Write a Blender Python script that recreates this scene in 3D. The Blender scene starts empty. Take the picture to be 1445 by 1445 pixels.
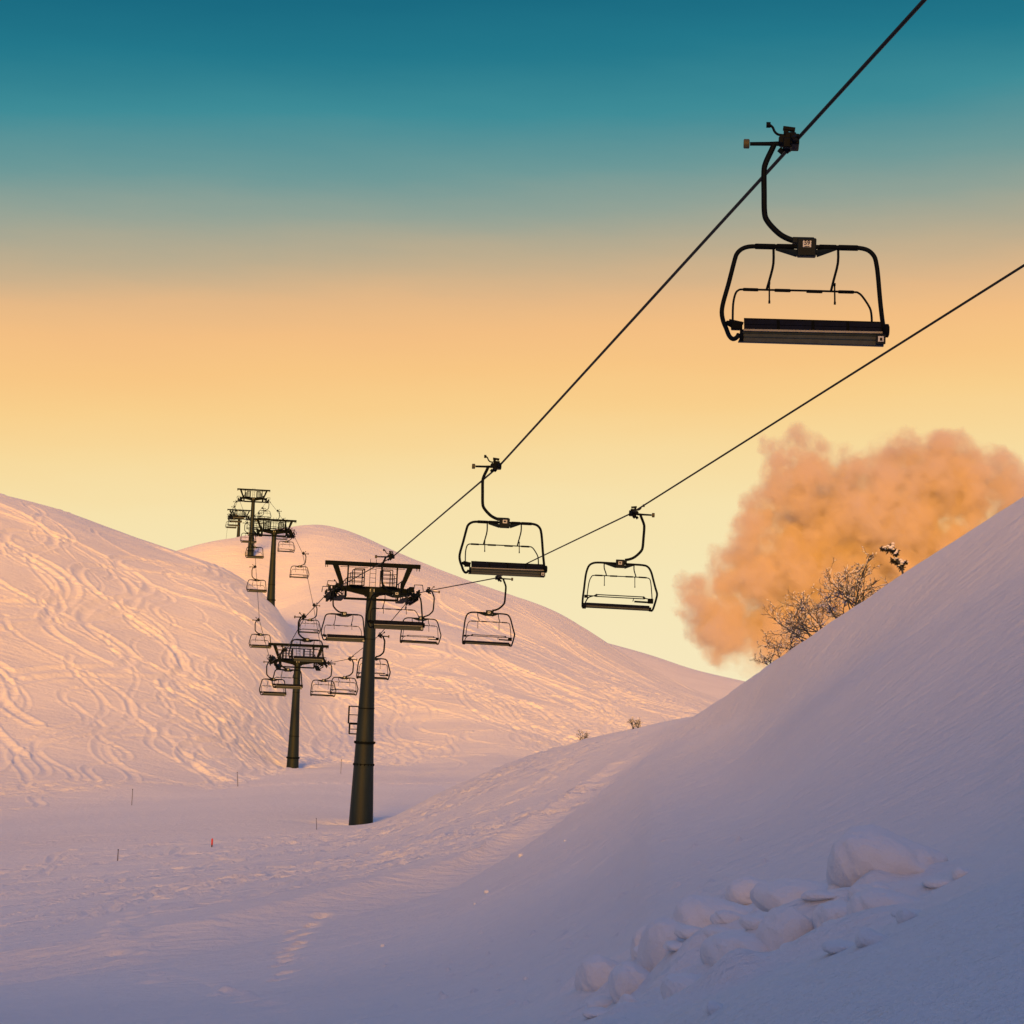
import bpy, math, random
import numpy as np
from mathutils import Vector, Matrix

random.seed(7)
RNG = np.random.default_rng(11)
C = bpy.context.scene.collection
sc = bpy.context.scene

# ------------------------------------------------------------------ camera
F = 3065.0                       # focal length in pixels of a 1445 px frame
CX = CY = 722.5
PITCH = math.atan((960 - CY) / F)
ROLL = math.radians(2.4)
fwd = Vector((0, math.cos(PITCH), math.sin(PITCH)))
up0 = Vector((0, -math.sin(PITCH), math.cos(PITCH)))
rt0 = Vector((1, 0, 0))
cr, sr = math.cos(ROLL), math.sin(ROLL)
RT = rt0 * cr + up0 * sr
UP = up0 * cr - rt0 * sr
cam_d = bpy.data.cameras.new('camera')
cam = bpy.data.objects.new('camera', cam_d)
C.objects.link(cam)
M = Matrix(((RT.x, UP.x, -fwd.x), (RT.y, UP.y, -fwd.y), (RT.z, UP.z, -fwd.z))).to_4x4()
cam.matrix_world = M
cam_d.sensor_width = 36.0
cam_d.lens = F / 1445.0 * 36.0
cam_d.clip_start = 0.1
cam_d.clip_end = 20000
sc.camera = cam


def P(px, py, D):
    """the place in the world, D metres ahead, seen at a spot of the frame"""
    d = RT * ((px - CX) / F) + UP * ((CY - py) / F) + fwd
    return d * (D / d.y)


# ------------------------------------------------------------------ materials
def new_mat(name):
    m = bpy.data.materials.new(name)
    m.use_nodes = True
    nt = m.node_tree
    return m, nt, nt.nodes['Principled BSDF']


def simple(name, col, rough=0.5, metal=0.0, var=0.25, scale=6.0, bump=0.0, spec=0.3):
    m, nt, b = new_mat(name)
    tc = nt.nodes.new('ShaderNodeTexCoord')
    n = nt.nodes.new('ShaderNodeTexNoise')
    n.inputs['Scale'].default_value = scale
    n.inputs['Detail'].default_value = 6
    nt.links.new(tc.outputs['Object'], n.inputs['Vector'])
    r = nt.nodes.new('ShaderNodeValToRGB')
    r.color_ramp.elements[0].position = 0.3
    r.color_ramp.elements[1].position = 0.7
    lo = [c * (1 - var) for c in col]
    hi = [min(1, c * (1 + var)) for c in col]
    r.color_ramp.elements[0].color = (*lo, 1)
    r.color_ramp.elements[1].color = (*hi, 1)
    nt.links.new(n.outputs['Fac'], r.inputs['Fac'])
    nt.links.new(r.outputs['Color'], b.inputs['Base Color'])
    b.inputs['Roughness'].default_value = rough
    b.inputs['Metallic'].default_value = metal
    b.inputs['Specular IOR Level'].default_value = spec
    if bump:
        bp = nt.nodes.new('ShaderNodeBump')
        bp.inputs['Strength'].default_value = bump
        bp.inputs['Distance'].default_value = 0.02
        nt.links.new(n.outputs['Fac'], bp.inputs['Height'])
        nt.links.new(bp.outputs['Normal'], b.inputs['Normal'])
    return m


MAT = {}
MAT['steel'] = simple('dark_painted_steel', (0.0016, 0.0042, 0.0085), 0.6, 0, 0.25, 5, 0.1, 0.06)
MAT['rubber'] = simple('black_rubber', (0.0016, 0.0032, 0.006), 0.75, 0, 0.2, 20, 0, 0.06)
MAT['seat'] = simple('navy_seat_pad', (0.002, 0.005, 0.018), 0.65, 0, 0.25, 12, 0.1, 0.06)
MAT['trim'] = simple('dull_aluminium', (0.017, 0.031, 0.046), 0.55, 0.0, 0.25, 9, 0.1)
MAT['edge'] = simple('bright_aluminium', (0.16, 0.18, 0.21), 0.45, 0.0, 0.15, 9)
MAT['roller'] = simple('ochre_plastic', (0.055, 0.055, 0.03), 0.6, 0, 0.25, 20)
MAT['box'] = simple('grey_cast_box', (0.004, 0.010, 0.017), 0.6, 0, 0.2, 9, 0.1, 0.1)
MAT['plate'] = simple('white_plate', (0.42, 0.48, 0.56), 0.5, 0, 0.04, 9)
MAT['ink'] = simple('navy_ink', (0.012, 0.016, 0.07), 0.6, 0, 0.1, 9)
MAT['rope'] = simple('steel_rope', (0.010, 0.011, 0.012), 0.6, 0.0, 0.3, 40, 0, 0.1)
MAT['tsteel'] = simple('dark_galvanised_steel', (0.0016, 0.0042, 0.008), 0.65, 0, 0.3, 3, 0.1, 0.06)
MAT['bark'] = simple('dark_bark', (0.050, 0.062, 0.090), 0.9, 0, 0.35, 12, 0.2)
MAT['pole'] = simple('weathered_pole', (0.06, 0.05, 0.05), 0.8, 0, 0.3, 9)
MAT['red'] = simple('red_marker_paint', (0.55, 0.05, 0.03), 0.55, 0, 0.15, 9)
MAT['needles'] = simple('dark_needles', (0.010, 0.013, 0.015), 0.8, 0, 0.4, 9)


def tower_paint():
    m, nt, b = new_mat('grey_green_mast_paint')
    tc = nt.nodes.new('ShaderNodeTexCoord')
    mp = nt.nodes.new('ShaderNodeMapping')
    mp.inputs['Scale'].default_value = (5.0, 5.0, 0.35)
    n = nt.nodes.new('ShaderNodeTexNoise')
    n.inputs['Scale'].default_value = 1.6
    n.inputs['Detail'].default_value = 8
    n.inputs['Roughness'].default_value = 0.65
    nt.links.new(tc.outputs['Object'], mp.inputs['Vector'])
    nt.links.new(mp.outputs['Vector'], n.inputs['Vector'])
    r = nt.nodes.new('ShaderNodeValToRGB')
    e = r.color_ramp.elements
    e[0].position, e[1].position = 0.3, 0.72
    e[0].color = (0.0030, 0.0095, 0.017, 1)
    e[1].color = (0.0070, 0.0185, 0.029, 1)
    nt.links.new(n.outputs['Fac'], r.inputs['Fac'])
    nt.links.new(r.outputs['Color'], b.inputs['Base Color'])
    b.inputs['Roughness'].default_value = 0.6
    b.inputs['Specular IOR Level'].default_value = 0.25
    return m


MAT['mast'] = tower_paint()


def snow_mat(name, bump_scale, bump_dist):
    m, nt, b = new_mat(name)
    tc = nt.nodes.new('ShaderNodeTexCoord')
    n = nt.nodes.new('ShaderNodeTexNoise')
    n.inputs['Scale'].default_value = bump_scale
    n.inputs['Detail'].default_value = 8
    n.inputs['Roughness'].default_value = 0.7
    nt.links.new(tc.outputs['Object'], n.inputs['Vector'])
    n2 = nt.nodes.new('ShaderNodeTexNoise')
    n2.inputs['Scale'].default_value = 0.08
    n2.inputs['Detail'].default_value = 5
    nt.links.new(tc.outputs['Object'], n2.inputs['Vector'])
    r = nt.nodes.new('ShaderNodeValToRGB')
    e = r.color_ramp.elements
    e[0].position, e[1].position = 0.3, 0.7
    e[0].color = (0.80, 0.80, 0.82, 1)
    e[1].color = (0.86, 0.86, 0.87, 1)
    nt.links.new(n2.outputs['Fac'], r.inputs['Fac'])
    nt.links.new(r.outputs['Color'], b.inputs['Base Color'])
    bp = nt.nodes.new('ShaderNodeBump')
    bp.inputs['Strength'].default_value = 0.9
    bp.inputs['Distance'].default_value = bump_dist
    nt.links.new(n.outputs['Fac'], bp.inputs['Height'])
    nt.links.new(bp.outputs['Normal'], b.inputs['Normal'])
    mp = nt.nodes.new('ShaderNodeMapping')
    mp.inputs['Rotation'].default_value = (0, 0, math.radians(-58))
    mp.inputs['Scale'].default_value = (0.22, 1.5, 1.0)
    nt.links.new(tc.outputs['Object'], mp.inputs['Vector'])
    n3 = nt.nodes.new('ShaderNodeTexNoise')
    n3.inputs['Scale'].default_value = 1.0
    n3.inputs['Detail'].default_value = 7
    n3.inputs['Roughness'].default_value = 0.62
    nt.links.new(mp.outputs['Vector'], n3.inputs['Vector'])
    bp2 = nt.nodes.new('ShaderNodeBump')
    bp2.inputs['Strength'].default_value = 0.8
    bp2.inputs['Distance'].default_value = bump_dist * 1.3
    nt.links.new(n3.outputs['Fac'], bp2.inputs['Height'])
    nt.links.new(bp2.outputs['Normal'], bp.inputs['Normal'])
    b.inputs['Roughness'].default_value = 0.75
    b.inputs['Specular IOR Level'].default_value = 0.15
    return m


MAT['snow'] = snow_mat('snow_cover', 2.2, 0.16)
MAT['snow_lump'] = snow_mat('rounded_snow', 5.0, 0.07)


# ------------------------------------------------------------------ mesh helpers
THICK = [1.0, 1.0]          # tubes, bars


class MB:
    def __init__(self):
        self.v, self.f = [], []

    def box(self, c, s, rot=None):
        """box of size s about c, lightly chamfered"""
        hx, hy, hz = s[0] / 2, s[1] / 2, s[2] / 2
        b = min(hx, hy, hz) * 0.18
        n = len(self.v)
        pts = []
        for sx in (-1, 1):
            for sy in (-1, 1):
                for sz in (-1, 1):
                    pts.append((sx * (hx - b), sy * (hy - b), sz * hz))
                    pts.append((sx * (hx - b), sy * hy, sz * (hz - b)))
                    pts.append((sx * hx, sy * (hy - b), sz * (hz - b)))
        for p in pts:
            p = Vector(p)
            if rot is not None:
                p = rot @ p
            self.v.append((p.x + c[0], p.y + c[1], p.z + c[2]))
        def k(sx, sy, sz, a):
            return n + ((((sx > 0) * 2 + (sy > 0)) * 2 + (sz > 0)) * 3 + a)
        o = [(-1, -1), (1, -1), (1, 1), (-1, 1)]
        F_ = self.f
        for s_ in (-1, 1):
            q = [k(a, b_, s_, 0) for a, b_ in o]; F_.append(q if s_ > 0 else q[::-1])
            q = [k(a, s_, b_, 1) for a, b_ in o]; F_.append(q[::-1] if s_ > 0 else q)
            q = [k(s_, a, b_, 2) for a, b_ in o]; F_.append(q if s_ > 0 else q[::-1])
        for a in (-1, 1):
            for b_ in (-1, 1):
                F_.append([k(-1, a, b_, 0), k(1, a, b_, 0), k(1, a, b_, 1), k(-1, a, b_, 1)])
                F_.append([k(a, -1, b_, 0), k(a, 1, b_, 0), k(a, 1, b_, 2), k(a, -1, b_, 2)])
                F_.append([k(a, b_, -1, 1), k(a, b_, 1, 1), k(a, b_, 1, 2), k(a, b_, -1, 2)])
                for c_ in (-1, 1):
                    F_.append([k(a, b_, c_, 0), k(a, b_, c_, 1), k(a, b_, c_, 2)])
        return self

    def bar(self, a, b, w, h=None, up=Vector((0, 0, 1))):
        a, b = Vector(a), Vector(b)
        h = (h or w) * (THICK[1] if (h or w) < 0.15 else 1)
        w = w * (THICK[1] if w < 0.15 else 1)
        d = b - a
        L = d.length
        y = d.normalized()
        if abs(y.dot(up)) > 0.98:
            up = Vector((0, 1, 0))
        x = y.cross(up).normalized()
        z = x.cross(y)
        R = Matrix((x, y, z)).transposed()
        return self.box((a + b) / 2, (w, L, h), R)

    def tube(self, pts, r, seg=8, closed=False, cap=True):
        """round tube along points; r is a number or a list"""
        pts = [Vector(p) for p in pts]
        N = len(pts)
        rs = r if isinstance(r, (list, tuple)) else [r] * N
        rs = [q * THICK[0] for q in rs]
        n0 = len(self.v)
        prev = None
        for i, p in enumerate(pts):
            if closed:
                t = pts[(i + 1) % N] - pts[i - 1]
            else:
                t = pts[min(i + 1, N - 1)] - pts[max(i - 1, 0)]
            t.normalize()
            if prev is None:
                a = Vector((0, 0, 1)) if abs(t.z) < 0.9 else Vector((0, 1, 0))
                u = (a - t * a.dot(t)).normalized()
            else:
                u = prev - t * prev.dot(t)
                u.normalize()
            prev = u
            w = t.cross(u)
            for k in range(seg):
                an = 2 * math.pi * k / seg
                q = p + (u * math.cos(an) + w * math.sin(an)) * rs[i]
                self.v.append(tuple(q))
        rings = N if closed else N - 1
        for i in range(rings):
            j = (i + 1) % N
            for k in range(seg):
                k2 = (k + 1) % seg
                self.f.append([n0 + i * seg + k, n0 + i * seg + k2, n0 + j * seg + k2, n0 + j * seg + k])
        if cap and not closed:
            self.f.append([n0 + k for k in range(seg)][::-1])
            self.f.append([n0 + (N - 1) * seg + k for k in range(seg)])
        return self

    def cyl(self, a, b, r, seg=14):
        return self.tube([a, b], r, seg)

    def quadprism(self, outline, y0, y1):
        """an outline in x,z given thickness between y0 and y1"""
        n = len(self.v)
        m = len(outline)
        for y in (y0, y1):
            for x, z in outline:
                self.v.append((x, y, z))
        self.f.append([n + i for i in range(m)])
        self.f.append([n + m + i for i in range(m)][::-1])
        for i in range(m):
            j = (i + 1) % m
            self.f.append([n + j, n + i, n + m + i, n + m + j])
        return self

    def build(self, name, mat, parent=None, smooth=True):
        me = bpy.data.meshes.new(name)
        me.from_pydata([tuple(p) for p in self.v], [], self.f)
        me.validate()
        me.update()
        if smooth:
            me.polygons.foreach_set('use_smooth', [True] * len(me.polygons))
            try:
                me.set_sharp_from_angle(angle=math.radians(38))
            except Exception:
                pass
        me.materials.append(mat)
        o = bpy.data.objects.new(name, me)
        C.objects.link(o)
        if parent is not None:
            o.parent = parent
        return o


def tag(o, label=None, cat=None, group=None, kind=None):
    if label: o['label'] = label
    if cat: o['category'] = cat
    if group: o['group'] = group
    if kind: o['kind'] = kind
    return o


def empty(name, loc, rz=0.0):
    o = bpy.data.objects.new(name, None)
    o.empty_display_size = 0.3
    o.location = loc
    o.rotation_euler = (0, 0, rz)
    C.objects.link(o)
    return o


def children(o):
    return [c for c in C.objects if c.parent is o]


def copy_tree(o, parent=None, cm=None):
    if cm is None:
        cm = {}
        for c in C.objects:
            if c.parent is not None:
                cm.setdefault(c.parent.name, []).append(c)
    c = o.copy()
    C.objects.link(c)
    c.parent = parent
    for ch in cm.get(o.name, []):
        copy_tree(ch, c, cm)
    return c


def smooth_path(pts, n=5):
    """Catmull-Rom through the points"""
    pts = [Vector(p) for p in pts]
    out = []
    for i in range(len(pts) - 1):
        p0, p1, p2, p3 = pts[max(i - 1, 0)], pts[i], pts[i + 1], pts[min(i + 2, len(pts) - 1)]
        for k in range(n):
            t = k / n
            out.append(0.5 * ((2 * p1) + (p2 - p0) * t + (2 * p0 - 5 * p1 + 4 * p2 - p3) * t * t + (3 * p1 - p0 - 3 * p2 + p3) * t ** 3))
    out.append(pts[-1])
    return out


# ------------------------------------------------------------------ terrain
def pchip_eval(xk, yk, x):
    """monotone cubic through (xk, yk), both 1-D"""
    xk, yk = np.asarray(xk, float), np.asarray(yk, float)
    return pchip_cols(xk[:, None], yk[:, None], np.asarray(x, float)[:, None])[:, 0]


def pchip_cols(X, Y, R):
    """X, Y: K x N control points per column; R: M x N (or M x 1) where to evaluate"""
    K, N = X.shape
    h = np.diff(X, axis=0)
    d = np.diff(Y, axis=0) / h
    m = np.zeros_like(Y)
    m[0], m[-1] = d[0], d[-1]
    w1 = 2 * h[1:] + h[:-1]
    w2 = h[1:] + 2 * h[:-1]
    with np.errstate(divide='ignore', invalid='ignore'):
        hm = (w1 + w2) / (w1 / d[:-1] + w2 / d[1:])
    m[1:-1] = np.where(d[:-1] * d[1:] > 0, np.nan_to_num(hm), 0)
    out = np.zeros((R.shape[0], N))
    for k in range(K - 1):
        lo = X[k] if k > 0 else np.full(N, -1e9)
        hi = X[k + 1] if k < K - 2 else np.full(N, 1e9)
        mask = (R >= lo) & (R < hi)
        t = (R - X[k]) / h[k]
        t = np.clip(t, 0, 1) if 0 < k < K - 2 else t
        t2, t3 = t * t, t * t * t
        v = (2 * t3 - 3 * t2 + 1) * Y[k] + (t3 - 2 * t2 + t) * h[k] * m[k] + (-2 * t3 + 3 * t2) * Y[k + 1] + (t3 - t2) * h[k] * m[k + 1]
        out = np.where(mask, v, out)
    return out


# each curve: spots of the frame with the distance of the ground seen there, or ('z', height, distance)
# and outside the frame (azimuth in degrees, distance, height)
LEFT = [-180, -155, -125, -95, -60, -28]  # the high ridge behind the camera is unseen, added to shade the foreground
RIGHT = [24, 40, 60, 90, 125, 155, 180]
CURVES = [
    # very near
    dict(px=[(-200, ('z', -1.7), 2.6), (722, ('z', -1.7), 2.6), (1700, ('z', -1.65), 2.6)],
         L=[(2.6, -1.6)] * 6, R=[(2.6, -1.6)] * 7),
    # near drift crest
    dict(px=[(-200, 1700, 14), (163, 1640, 15), (500, 1600, 13), (760, 1520, 11), (900, 1475, 10), (1010, 1421, 9.3), (1150, 1362, 9), (1281, 1302, 9), (1445, 1232, 9), (1700, 1120, 10)],
         L=[(10, -1.3), (10, -1.4), (10, -1.8), (10, -2.4), (11, -3), (13, -3.5)], R=[(10, -0.4), (10, -0.1), (10, 0.1), (10, 0), (10, -0.4), (10, -0.9), (10, -1.3)]),
    # dip behind it
    dict(px=[(-200, 1620, 22), (163, 1590, 23), (500, 1520, 18), (760, 1490, 14.5), (900, 1462, 13), (1010, 1436, 12.4), (1150, 1390, 12), (1281, 1338, 12), (1445, 1275, 12), (1700, 1120, 13)],
         L=[(14, -0.6), (14, -0.8), (14, -1.8), (14, -3), (16, -4), (20, -5)], R=[(13.5, 0), (14, 0.4), (14, 0.7), (14, 0.5), (14, 0.2), (14, -0.3), (14, -0.6)]),
    # the mound field
    dict(px=[(-200, 1460, 34), (163, 1448, 34), (300, 1445, 33), (500, 1425, 30), (640, 1425, 26), (760, 1415, 22.5), (900, 1385, 19.5), (1010, 1340, 18.5), (1150, 1290, 18), (1281, 1250, 17.5), (1445, 1180, 17), (1700, 1050, 17)],
         L=[(22, 1), (22, 1), (22, -1), (22, -3.6), (25, -5.2), (31, -6.2)], R=[(18, 0.6), (20, 1.4), (20, 1.9), (20, 1.9), (20, 1.4), (20, 1), (22, 1)]),
    # foot of the bank / hollow
    dict(px=[(-200, 1425, 45), (163, 1398, 46), (300, 1385, 47), (470, 1340, 50.5), (560, 1306, 53.5), (640, 1272, 57), (760, 1190, 66), (860, 1112, 75), (985, 1032, 82), (1060, 1010, 66), (1120, 985, 54), (1200, 942, 48), (1281, 900, 44), (1445, 815, 40), (1700, 690, 38)],
         L=[(45, 16), (45, 16), (45, 12), (45, 0), (45, -6.4), (45, -7.4)], R=[(40, 5), (42, 5.6), (45, 6), (45, 7), (45, 9), (45, 13), (45, 16)]),
    # edge of the tracked field, crest of the bank
    dict(px=[(-200, 1382, 62), (0, 1362, 61), (163, 1338, 60.5), (300, 1312, 62), (470, 1270, 66), (640, 1226, 71), (760, 1163, 78), (860, 1090, 85), (940, 1038, 89), (985, 1010, 90), (1015, 988, 86), (1045, 964, 79), (1120, 911, 69), (1200, 864, 64), (1281, 807, 60), (1445, 703, 56), (1700, 560, 54)],
         L=[(88, 40), (88, 40), (88, 36), (80, 12), (66, -6), (63, -7.9)], R=[(55, 8), (58, 8.5), (65, 9), (70, 12), (78, 20), (85, 33), (88, 40)]),
    # brow of the middle bank
    dict(px=[(-200, 1240, 105), (0, 1228, 103), (163, 1216, 102), (300, 1195, 108), (440, 1176, 115), (510, 1166, 119.5), (545, 1157, 119.5), (620, 1119, 117.5), (700, 1084, 114), (830, 1042, 108), (900, 1027, 104), (985, 1009, 101), (1060, ('z', -0.9), 106), (1281, ('z', 3.6), 106), (1445, ('z', 7), 106), (1700, ('z', 9), 106)],
         L=[(125, 44), (125, 44), (122, 42), (118, 24), (108, -4), (106, -8.4)], R=[(106, 9), (106, 9), (106, 9), (108, 11), (112, 18), (120, 32), (125, 44)]),
    # valley floor
    dict(px=[(-200, 1205, 117), (0, 1185, 120), (163, 1168, 122), (300, 1150, 130), (440, ('z', -8.3), 134), (545, ('z', -8.5), 134), (640, ('z', -8.5), 138), (830, ('z', -8), 142), (985, ('z', -7.2), 145), (1060, ('z', -5), 148), (1281, ('z', 2), 148), (1445, ('z', 5), 148), (1700, ('z', 7), 148)],
         L=[(160, 38), (160, 38), (158, 38), (150, 28), (132, -3), (122, -8.2)], R=[(148, 8), (148, 8), (148, 8), (150, 8), (150, 12), (158, 26), (160, 38)]),
    # foot of the far slopes
    dict(px=[(-200, 1170, 134), (0, 1156, 140), (163, 1138, 147), (330, 1108, 168), (411, 1084, 193), (480, 1078, 200), (560, 1080, 200), (640, 1083, 196), (700, 1076, 196), (830, ('z', -7.6), 205), (985, ('z', -7.6), 210), (1100, ('z', -7), 212), (1445, ('z', -6), 215), (1700, ('z', -4), 215)],
         L=[(220, 24), (220, 24), (215, 22), (200, 20), (160, 0), (140, -7.5)], R=[(215, -3), (215, -3), (215, -3), (215, -3), (215, 0), (220, 14), (220, 24)]),
    # spur brow on the left, mid slope of the back hill on the right
    dict(px=[(-200, 650, 285), (0, 700, 292), (80, 722, 296), (163, 752, 298), (245, 780, 296), (300, 797, 291), (350, 821, 285), (385, 849, 280), (405, 876, 272), (418, 903, 262), (440, 948, 252), (480, 962, 252), (560, 960, 256), (640, 953, 262), (740, 965, 268), (850, 985, 272), (985, 1004, 275), (1100, ('z', -5), 280), (1445, ('z', -7), 280), (1700, ('z', -7), 280)],
         L=[(290, 0), (290, 0), (290, 6), (290, 10), (290, 16), (288, 24)], R=[(280, -8), (280, -8), (280, -8), (280, -8), (285, -6), (290, -2), (290, 0)]),
    # dip behind the spur
    dict(px=[(-200, ('z', 21), 330), (0, ('z', 19), 332), (163, ('z', 16), 334), (245, ('z', 12.5), 332), (300, ('z', 10), 328), (350, ('z', 8), 322), (385, ('z', 6.5), 318), (415, ('z', 6.5), 312), (440, ('z', 7.5), 312), (480, ('z', 8.5), 318), (560, ('z', 9.3), 326), (640, ('z', 9), 332), (740, ('z', 6.5), 335), (850, ('z', 2.5), 338), (985, ('z', -2), 338), (1100, ('z', -5), 338), (1445, ('z', -8), 338), (1700, ('z', -8), 338)],
         L=[(335, -2), (335, -2), (335, 4), (335, 8), (335, 15), (332, 22)], R=[(338, -9), (338, -9), (338, -9), (338, -9), (338, -6), (335, -3), (335, -2)]),
    # ridge of the back hill
    dict(px=[(-200, ('z', 22), 390), (0, ('z', 20), 385), (163, 800, 378), (245, 779, 372), (300, 767, 372), (350, 760, 376), (385, 752, 390), (420, 745, 408), (445, 745, 412), (470, 748, 412), (520, 765, 410), (600, 801, 408), (700, 836, 407), (780, 861, 408), (850, 904, 412), (900, 934, 412), (950, 962, 412), (1000, 984, 412), (1060, 1000, 412), (1100, 1005, 412), (1445, ('z', -9), 412), (1700, ('z', -9), 412)],
         L=[(400, -5), (400, -5), (400, 2), (400, 8), (400, 15), (395, 22)], R=[(412, -10), (412, -10), (412, -10), (412, -10), (405, -8), (400, -6), (400, -5)]),
    # behind the ridge
    dict(px=[(-200, ('z', 18), 520), (163, ('z', 20), 520), (300, ('z', 22), 520), (420, ('z', 21), 540), (600, ('z', 12), 540), (850, ('z', 1), 540), (985, ('z', -5), 540), (1100, ('z', -6), 540), (1445, ('z', -14), 540), (1700, ('z', -14), 540)],
         L=[(520, -15), (520, -15), (520, -8), (520, 0), (520, 10), (520, 17)], R=[(540, -16)] * 6 + [(520, -15)]),
    # farthest ridge
    dict(px=[(-200, ('z', 8), 700), (300, ('z', 10), 700), (600, ('z', 12), 700), (780, 889, 700), (855, 907, 700), (920, 925, 700), (980, 945, 700), (1045, 960, 700), (1100, 972, 700), (1445, 1010, 700), (1700, 1030, 700)],
         L=[(700, -25), (700, -25), (700, -20), (700, -10), (700, 0), (700, 6)], R=[(700, -25)] * 7),
    dict(px=[(-200, ('z', -70), 1500), (1700, ('z', -70), 1500)], L=[(1500, -70)] * 6, R=[(1500, -70)] * 7),
    dict(px=[(-200, ('z', -420), 7000), (1700, ('z', -420), 7000)], L=[(7000, -420)] * 6, R=[(7000, -420)] * 7),
]


def curve_table(cv):
    th, rr, zz = [], [], []
    for a, (r, z) in zip(LEFT, cv['L']):
        th.append(math.radians(a)); rr.append(r); zz.append(z)
    for px, py, D in cv['px']:
        if isinstance(py, tuple):
            x = (px - CX) / F * D
            z = py[1]
        else:
            p = P(px, py, D)
            x, z = p.x, p.z
        th.append(math.atan2(x, D)); rr.append(math.hypot(x, D)); zz.append(z)
    for a, (r, z) in zip(RIGHT, cv['R']):
        th.append(math.radians(a)); rr.append(r); zz.append(z)
    return np.array(th), np.array(rr), np.array(zz)


IN = math.radians(15.2)
NC = 1180
t_in = np.linspace(-IN, IN, NC)
steps = []
s_, a_ = t_in[1] - t_in[0], IN
while a_ < math.pi:
    s_ = min(s_ * 1.09, math.radians(3.0))
    a_ += s_
    steps.append(a_)
steps = np.array(steps)
steps = IN + (steps - IN) * (math.pi - IN) / (steps[-1] - IN)
TH = np.concatenate([-steps[::-1], t_in, steps])       # first and last column coincide behind the camera
r_rows = [2.6]
while r_rows[-1] < 8: r_rows.append(r_rows[-1] * 1.03)
while r_rows[-1] < 125: r_rows.append(r_rows[-1] * 1.0031)
while r_rows[-1] < 425: r_rows.append(r_rows[-1] + 0.33)
while r_rows[-1] < 7000: r_rows.append(r_rows[-1] * 1.02)
RR = np.array(r_rows)

tabs = [curve_table(c) for c in CURVES]
KX = np.array([pchip_eval(t, r, TH) for t, r, z in tabs])
KZ = np.array([pchip_eval(t, z, TH) for t, r, z in tabs])
# soften kinks across the columns
for A in (KX, KZ):
    for k in range(A.shape[0]):
        hw = 22 if k in (6, 9, 10, 11, 13) else 60
        ker = np.exp(-np.linspace(-2, 2, 2 * hw + 1) ** 2); ker /= ker.sum()
        pad = np.concatenate([np.full(hw, A[k][0]), A[k], np.full(hw, A[k][-1])])
        A[k][:] = np.convolve(pad, ker, mode='valid')
    A[:, -1] = A[:, 0]
Z = pchip_cols(KX, KZ, RR[:, None] * np.ones((1, len(TH))))
XX = RR[:, None] * np.sin(TH)[None, :]
YY = RR[:, None] * np.cos(TH)[None, :]


def blur_cols(A, hw):
    k = np.exp(-np.linspace(-2, 2, 2 * hw + 1) ** 2); k /= k.sum()
    P_ = np.pad(A, ((0, 0), (hw, hw)), mode='edge')
    cs = np.zeros_like(A)
    for i in range(2 * hw + 1):
        cs += k[i] * P_[:, i:i + A.shape[1]]
    return cs


ra_, rb_ = np.searchsorted(RR, [296, 640])
wgt = np.clip((RR[ra_:rb_] - 300) / 14, 0, 1)[:, None]
Z[ra_:rb_] = Z[ra_:rb_] * (1 - wgt) + blur_cols(Z[ra_:rb_], 46) * wgt
ra_, rb_ = np.searchsorted(RR, [6, 296])
Z[ra_:rb_] = blur_cols(Z[ra_:rb_], 10)


def vnoise(x, y, seed):
    """smooth lattice noise in -1..1"""
    g = np.random.default_rng(seed).uniform(-1, 1, (256, 256))
    xi, yi = np.floor(x).astype(int), np.floor(y).astype(int)
    fx, fy = x - xi, y - yi
    fx = fx * fx * fx * (fx * (fx * 6 - 15) + 10)
    fy = fy * fy * fy * (fy * (fy * 6 - 15) + 10)
    a, b = g[xi & 255, yi & 255], g[(xi + 1) & 255, yi & 255]
    c, d = g[xi & 255, (yi + 1) & 255], g[(xi + 1) & 255, (yi + 1) & 255]
    return (a * (1 - fx) + b * fx) * (1 - fy) + (c * (1 - fx) + d * fx) * fy


def fbm(x, y, seed, octv=4, gain=0.5):
    s, a, t = np.zeros_like(x), 1.0, 0.0
    for o in range(octv):
        s = s + a * vnoise(x * 2 ** o + 17.3 * o, y * 2 ** o - 9.1 * o, seed + o)
        t += a
        a *= gain
    return s / t


def sstep(a, b, x):
    t = np.clip((x - a) / (b - a), 0, 1)
    return t * t * (3 - 2 * t)


Zb = Z.copy()


def gidx(x, y):
    th, r = np.arctan2(x, y), np.hypot(x, y)
    return np.interp(th, TH, np.arange(len(TH))), np.interp(r, RR, np.arange(len(RR)))


def zat(A, x, y):
    c, r = gidx(np.asarray(x, float), np.asarray(y, float))
    c0 = np.clip(c.astype(int), 0, len(TH) - 2)
    r0 = np.clip(r.astype(int), 0, len(RR) - 2)
    fc, fr = c - c0, r - r0
    return (A[r0, c0] * (1 - fc) + A[r0, c0 + 1] * fc) * (1 - fr) + (A[r0 + 1, c0] * (1 - fc) + A[r0 + 1, c0 + 1] * fc) * fr


RGRID = np.hypot(XX, YY)
INF = (np.abs(TH) < IN + 0.05)[None, :]
# rolling unevenness
far = sstep(120, 220, RGRID) * (1 - sstep(450, 700, RGRID))
Z += far * 0.9 * fbm(XX / 38, YY / 38, 3, 3) + far * 0.22 * fbm(XX / 9, YY / 9, 5, 3)
near = sstep(6, 14, RGRID) * (1 - sstep(110, 150, RGRID))
Z += near * 0.10 * fbm(XX / 7, YY / 7, 21, 3)
# wind ripples that run down the bank
ca, sa = math.cos(math.radians(58)), math.sin(math.radians(58))
U_, V_ = XX * ca + YY * sa, -XX * sa + YY * ca
Z += near * 0.035 * fbm(U_ / 16, V_ / 1.1, 31, 4)

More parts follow.
